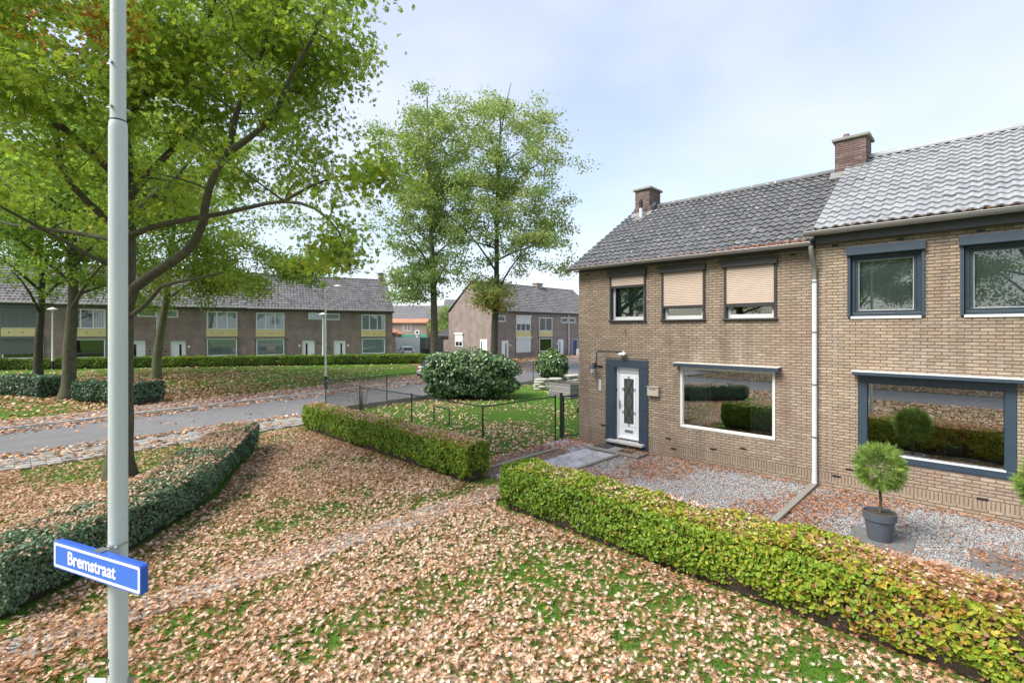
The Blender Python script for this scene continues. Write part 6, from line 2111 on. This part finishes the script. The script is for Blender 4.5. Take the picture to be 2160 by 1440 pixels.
# sparse reddish stems at the fence corner and a dry grass tuft by the stones
def tuft(name, label, x, y, n, h, spread, mat, seed, cat='plant', leafy=0):
    g = np.random.default_rng(seed)
    k = MB()
    for i in range(n):
        a = g.uniform(0, 6.28); s = g.uniform(0, spread)
        k.tube([(math.cos(a) * s * .4, math.sin(a) * s * .4, 0), (math.cos(a) * s * .8, math.sin(a) * s * .8, h * .6 * g.uniform(.7, 1.1)), (math.cos(a) * s * 1.2, math.sin(a) * s * 1.2, h * g.uniform(.7, 1.15))], [.008, .006, .003], 4, cap=False)
    e_ = empty(name, (x, y, 0)); tag(e_, label, cat)
    k.build('stems', M['twig'], e_)
    if leafy:
        P = np.stack([g.normal(0, spread * .6, leafy), g.normal(0, spread * .6, leafy), g.uniform(.2, h * 1.05, leafy)], axis=1)
        scatter('leaves', T_OVAL, P, rot_from_normals(g.normal(size=(leafy, 3)), g.uniform(0, 6, leafy)), .05 * g.uniform(.7, 1.3, leafy), g.uniform(.1, .8, leafy), mat, e_)
    return e_
tuft('bare_shrub', 'sparse shrub with reddish twigs inside the fence corner', -19.2, 10.4, 26, 1.05, .45, M['litter_red'], 71, 'shrub', 90)
tuft('dry_grass', 'tuft of dry grass between the stone stacks and the near house', -16.8, 24.6, 60, .75, .5, M['litter'], 72, 'grass tuft', 160)
tuft('weed_clump', 'small clump of weeds in the grass edge between the oak and the pavement', -16.7, 3.9, 30, .35, .3, M['leaf_hedge'], 73, 'weeds', 120)

# ---------------------------------------------------------------- grass, fallen leaves, gravel
def in_any_hedge(x, y, pad=0.0):
    m = np.zeros(len(x), bool)
    for line, w in ((HB, .92), (HA, .80), (HD, 1.15)):
        for a, b in zip(line[:-1], line[1:]):
            ax, ay = a; bx, by = b
            dx, dy = bx - ax, by - ay
            t = np.clip(((x - ax) * dx + (y - ay) * dy) / (dx * dx + dy * dy), 0, 1)
            m |= np.hypot(x - ax - t * dx, y - ay - t * dy) < w / 2 + pad
    return m

def sample_ground(n, u0, u1, v0, v1, dens, g):
    x = g.uniform(u0, u1, n); y = g.uniform(v0, v1, n)
    k = in_view(x, y) & (g.random(n) < dens(x, y))
    return x[k], y[k]

def lay(name, label, x, y, z, tmpl, size, tint, mat, g, tilt=.42, kind='stuff', cat=None):
    n = len(x)
    N = np.stack([g.normal(0, tilt, n), g.normal(0, tilt, n), np.ones(n)], axis=1)
    R = rot_from_normals(N, g.uniform(0, 6.28, n))
    P = np.stack([x, y, z], axis=1)
    o = scatter(name, tmpl, P, R, size * g.uniform(.7, 1.25, n), tint, mat)
    tag(o, label, cat, kind=kind)
    return o

g = np.random.default_rng(101)
pave_edge = lambda y: -17.75 - 0.10 * y
on_path = lambda x: np.abs(x + 7.78) < .36
def d_lawn(x, y):
    """share of the lawn covered by dry leaves"""
    k = .45 + .70 * fieldnoise(x, y, 1.1, 31)
    k = k * np.where(fieldnoise(x, y, 3.2, 32) < .33, .45, 1.0)
    k = np.where(on_path(x), k * 1.6 + .15, k)
    # thinner towards the right foreground and along the road side of the oak
    k = k * (1 - .45 * np.clip((x + 5.2) / 3.5, 0, 1))
    west = ((y - 3.0) < (x + 12.6) * -.58) & (y > .1)
    k = np.where(west & (x < -10.0), k * np.clip(.25 + .9 * np.exp(-((x + 13.0) / 2.2) ** 2), 0, 1), k)
    k = np.where((x < pave_edge(y)), 0, k)
    k = np.where(in_any_hedge(x, y, -.05), 0, k)
    k = np.where(y > 7.1, k * .8, k)
    k = np.where((x > -9) & (y > 7.7), 0, k)
    return np.clip(k, 0, 1)
x, y = sample_ground(250000, -18, 6, -2.5, 9.3, d_lawn, g)
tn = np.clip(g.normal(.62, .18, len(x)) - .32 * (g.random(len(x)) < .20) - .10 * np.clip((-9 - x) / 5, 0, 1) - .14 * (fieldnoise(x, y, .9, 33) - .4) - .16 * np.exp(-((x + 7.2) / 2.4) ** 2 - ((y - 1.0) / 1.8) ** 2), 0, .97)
tn = np.where(g.random(len(x)) < .03, g.uniform(.96, 1, len(x)), tn)
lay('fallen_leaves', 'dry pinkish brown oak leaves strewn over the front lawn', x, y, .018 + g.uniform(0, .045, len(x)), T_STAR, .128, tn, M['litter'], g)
# an older, darker layer under it
x, y = sample_ground(62000, -18, 6, -2.5, 9.3, lambda x, y: d_lawn(x, y) * .9, g)
lay('old_leaves', 'older brown leaves matted into the lawn under the pale ones', x, y, .006 + g.uniform(0, .018, len(x)), T_STAR, .12, np.clip(g.normal(.22, .16, len(x)), 0, 1), M['litter_red'], g, .22)
# the same carpet behind the camera and beyond the side road, seen in the window reflections
x = g.uniform(-16, 8, 26000); y = np.where(g.random(26000) < .6, g.uniform(-5, 1.2, 26000), g.uniform(-16, -10.6, 26000))
k = ~in_view(x, y) & ~in_any_hedge(x, y)
x, y = x[k], y[k]
lay('fallen_leaves', 'dry leaves on the grass behind the photographer', x, y, .018 + g.uniform(0, .045, len(x)), T_DIAMOND, .16, np.clip(g.normal(.58, .2, len(x)), 0, 1), M['litter'], g)
# rust brown drift along the hedge feet, round the oak and on the dark hedge
def d_drift(x, y):
    k = np.exp(-((y - 6.65) / .28) ** 2) * (x > -7.0) * .9
    k = np.maximum(k, np.exp(-((y - 7.15) / .25) ** 2) * (x < -8.4) * .75)
    k = np.maximum(k, .9 * np.exp(-((x + 7.75) / .6) ** 2 - ((y - 8.1) / .9) ** 2))
    return np.where(in_any_hedge(x, y, -.22), 0, np.clip(k, 0, 1))
x, y = sample_ground(30000, -18, 3, 5.8, 9.2, d_drift, g)
lay('leaf_drift', 'rusty leaves heaped along the feet of the hornbeam hedges', x, y, .03 + g.uniform(0, .05, len(x)), T_STAR, .10, np.clip(g.normal(.5, .25, len(x)), 0, 1), M['litter_red'], g)
# on top of the hedges
def on_hedge(line, w, h, dens, n, mat, tm, ts, name, label, size):
    L_ = [np.array(p, float) for p in line]
    seg = np.array([np.linalg.norm(b - a) for a, b in zip(L_[:-1], L_[1:])])
    k = g.choice(len(seg), n, p=seg / seg.sum()); f = g.random(n)[:, None]
    A = np.array(L_)[:-1][k]; B = np.array(L_)[1:][k]; d = (B - A) / seg[k][:, None]
    o_ = g.uniform(-w / 2 + .05, w / 2 - .05, n)[:, None]
    Q = A + (B - A) * f + np.stack([-d[:, 1], d[:, 0]], axis=1) * o_
    m_ = g.random(n) < dens(Q[:, 0], Q[:, 1])
    Q = Q[m_]
    z = h + g.uniform(-.02, .06, len(Q)) - .05 * (np.abs(o_[m_, 0]) > w / 2 - .18)
    lay(name, label, Q[:, 0], Q[:, 1], z, T_STAR, size, np.clip(g.normal(tm, ts, len(Q)), 0, 1), mat, g, .55)
on_hedge(HB, .90, .90, lambda x, y: .55 * (fieldnoise(x, y, 2.2, 41) > .42), 5200, M['litter'], .52, .25, 'leaves_on_hedge', 'dry leaves caught on top of the long yellow green hedge', .09)
on_hedge(HA, .80, .93, lambda x, y: .5 + .5 * fieldnoise(x, y, 2.0, 42), 5600, M['litter'], .46, .25, 'leaves_on_hedge', 'dry leaves covering the top of the left green hedge', .10)
on_hedge(HD, 1.25, .78, lambda x, y: np.clip(.25 + .9 * np.clip((-11.0 - x) / 3, 0, 1) + .4 * (fieldnoise(x, y, 2.0, 43) > .6), 0, 1), 9500, M['litter'], .52, .2, 'leaves_on_hedge', 'pale leaves lying thick on the dark blue green hedge', .10)
on_hedge([(-32.6, 2.6), (-30.6, 3.75), (-29.0, 4.6)], 1.4, 1.12, lambda x, y: .8 + 0 * x, 900, M['litter_red'], .6, .2, 'leaves_on_hedge', 'brown leaves on top of the dark clipped hedge by the pale trunk', .16)

on_hedge([(-2.2, 7.16), (2.6, 7.14)], .9, .90, lambda x, y: .75 * np.clip((x + 2.2) / 1.2, 0, 1) * (.35 + fieldnoise(x, y, 2.5, 44)), 3800, M['litter_red'], .62, .25, 'leaves_on_hedge', 'withered brown leaves on the right end of the long hedge', .085)

# road: leaf bands along both edges, scattered over the asphalt and pavement
def d_road(x, y):
    ne, fe = near_edge(y), far_edge(y)
    k = np.exp(-((x - ne + .25) / .38) ** 2) * .95 + np.exp(-((x - fe - .55) / .50) ** 2) * .95 + .012
    pav_ = (x > ne) & (x < pave_edge(y)) & (y < 9.3)
    k = np.where(pav_, .10 + .25 * (fieldnoise(x, y, 2, 51) > .6), k)
    farp = (x < fe) & (x > far_pave(y))
    k = np.where(farp, .18 + .45 * fieldnoise(x, y, 1.3, 52), k)
    return np.clip(k, 0, 1)
x, y = sample_ground(60000, -36, -17.5, -4, 34, d_road, g)
k = x < pave_edge(y) + .2
x, y = x[k], y[k]
z = np.where(x < far_edge(y), .10, np.where((x > near_edge(y)) & (y < 9.3), .045, .02)) + g.uniform(0, .03, len(x))
lay('road_leaves', 'brown leaves swept along both edges of the road', x, y, z, T_DIAMOND, .15, np.clip(g.normal(.42, .22, len(x)), 0, 1), M['litter'], g)
# the green across the road
def d_park(x, y):
    fp_ = far_pave(y)
    k = .15 + .9 * fieldnoise(x, y, .35, 61)
    k = k * np.clip(1.15 - (y - 2) / 16.0, .05, 1) * np.clip(1.2 - (fp_ - x) / 22.0, .1, 1)
    return np.where(x < fp_ + .1, np.clip(k, 0, 1), 0)
x, y = sample_ground(150000, -62, -27, -8, 32, d_park, g)
lay('park_leaves', 'brown leaves spread over the grass of the green across the road', x, y, terr(x, y) + .02 + g.uniform(0, .03, len(x)), T_DIAMOND, .165, np.clip(g.normal(.38, .22, len(x)), 0, 1), M['litter'], g)
# verge before the far terrace, dead leaves under the tall trees
x, y = sample_ground(30000, -39, -28, 26, 55, lambda x, y: np.where(x < far_edge(y) - .2, .75, 0), g)
lay('verge_leaves', 'brown leaves covering the verge in front of the rose brick terrace', x, y, terr(x, y) + .02 + g.uniform(0, .04, len(x)), T_DIAMOND, .2, np.clip(g.normal(.42, .2, len(x)), 0, 1), M['litter'], g)
# side lawn behind the fence
x, y = sample_ground(26000, -21, -9.6, 8.6, 24, lambda x, y: np.clip(.55 * fieldnoise(x, y, 1.2, 71) * np.clip(1.3 - (y - 9) / 9, .12, 1) + .35 * np.clip((x + 14) / 3, 0, 1) * (y < 13), 0, 1) * (x > near_edge(y) - .6), g)
lay('side_lawn_leaves', 'pale leaves scattered on the fenced side lawn', x, y, .02 + g.uniform(0, .03, len(x)), T_DIAMOND, .12, np.clip(g.normal(.58, .2, len(x)), 0, 1), M['litter'], g)

# gravel front garden
def d_grav(x, y):
    slabs = ((x > -8.65) & (x < -7.55)) | ((x < -8.6) & (y > 11.35))
    slabs |= (np.abs(x + 1.255) < .44) & (np.abs(y - 10.255) < .44)
    slabs |= (np.abs(x - .295) < .44) & (np.abs(y - 10.505) < .44)
    return np.where(slabs, 0, 1.0)
x, y = sample_ground(75000, -9.6, 1.6, 8.15, 12.83, d_grav, g)
peb = []
for q in range(6):
    V = np.array([(1, 0, 0), (0, 1, 0), (-1, 0, 0), (0, -1, 0), (0, 0, .7), (0, 0, -.5)], float) * .5
    V += g.normal(0, .10, V.shape)
    peb.append((V, np.array([(0, 1, 4), (1, 2, 4), (2, 3, 4), (3, 0, 4), (1, 0, 5), (2, 1, 5), (3, 2, 5), (0, 3, 5)])))
lay('gravel', 'pale grey gravel of the front garden', x, y, .016 + g.uniform(0, .014, len(x)), peb, .032, np.clip(g.normal(.5, .25, len(x)), 0, 1), M['pebble'], g, .5)
def d_gl(x, y):
    k = .10 + 1.5 * np.clip(fieldnoise(x, y, 2.4, 81) - .42, 0, 1) + .5 * np.exp(-((y - 12.75) / .18) ** 2) + .75 * np.exp(-((y - 8.1) / .5) ** 2) + .5 * np.exp(-((x + 7.0) / .6) ** 2 - ((y - 12.4) / .4) ** 2)
    slabp = (x > -8.65) & (x < -7.55)
    k = np.where(slabp, .12 * (fieldnoise(x, y, 3, 82) > .5), k)
    k = np.where((x < -8.65) & (y < 11.0), .65 + 0 * x, k)
    return np.clip(k, 0, 1) * (y < 12.84)
x, y = sample_ground(40000, -9.9, 1.6, 7.9, 12.84, d_gl, g)
z = np.where((x > -8.5) & (x < -6.85) & (y > 12.02) & (y < 12.62), .115, .04) + g.uniform(.0, .03, len(x))
lay('gravel_leaves', 'rusty leaves blown over the gravel and door slab', x, y, z, T_STAR, .105, np.clip(g.normal(.48, .24, len(x)), 0, 1), M['litter_red'], g)
# leaves in the gutters and on the roofs
x = np.concatenate([g.uniform(-9.7, -2.85, 900), g.uniform(-4.6, -2.85, 900), g.uniform(-2.8, .8, 260)])
yy = V0 + np.where(x < -2.82, -.30, -.29) + g.uniform(-.07, .13, len(x))
zz = np.where(x < -2.82, 5.60, 5.84) + np.clip(yy - (V0 - .30), 0, 1) * .6 + g.uniform(-.01, .04, len(x))
k = g.random(len(x)) < np.where(x < -7.5, .6, 1)
lay('gutter_leaves', 'rusty leaves lying in the roof gutters', x[k], yy[k], zz[k], T_STAR, .085, np.clip(g.normal(.5, .25, k.sum()), 0, 1), M['litter_red'], g, .7)
x = g.uniform(-9.4, 3, 330); s_ = g.uniform(.1, 4.7, 330)
k = g.random(330) < .25 + .6 * (fieldnoise(x, s_, 1.3, 91) > .6)
x, s_ = x[k], s_[k]
a1 = math.atan2(2.6, 4.16)
zz = np.where(x < -2.78, 5.60, 5.83) + s_ * math.sin(a1) + .05
lay('roof_leaves', 'a few leaves caught between the roof tiles', x, V0 - .26 + s_ * math.cos(a1), zz, T_STAR, .11, np.clip(g.normal(.55, .25, len(x)), 0, 1), M['litter_red'], g, .5)

# grass blades on the lawns near enough to see them
GR = []
for q in range(5):
    w_ = .10; b_ = random.uniform(.1, .5)
    GR.append((np.array([(-w_, 0, 0), (w_, 0, 0), (w_ * .6, b_ * .4, .6), (-w_ * .6, b_ * .4, .6), (0, b_, 1.0)]), np.array([(0, 1, 2), (0, 2, 3), (3, 2, 4)])))
def d_grass(x, y):
    k = np.ones(len(x)) * .9
    k = np.where(x < pave_edge(y) + .05, 0, k)
    k = np.where(in_any_hedge(x, y, -.1), 0, k)
    k = np.where(on_path(x), .6, k)
    k = np.where((x > -10.0) & (y > 7.9), 0, k)
    d = -CS * x + CC * y
    return k * np.clip(1.5 - d / 11.0, .25, 1)
x, y = sample_ground(190000, -18, 6, -2.5, 8.2, d_grass, g)
n = len(x)
R = rot_from_normals(np.stack([g.normal(0, .3, n), g.normal(0, .3, n), np.ones(n)], axis=1), g.uniform(0, 6.28, n))
tag(scatter('grass', GR, np.stack([x, y, np.zeros(n)], axis=1), R, .058 * g.uniform(.6, 1.3, n), np.clip(g.normal(.5, .25, n), 0, 1), M['grass']), 'short green grass between the fallen leaves', kind='stuff')
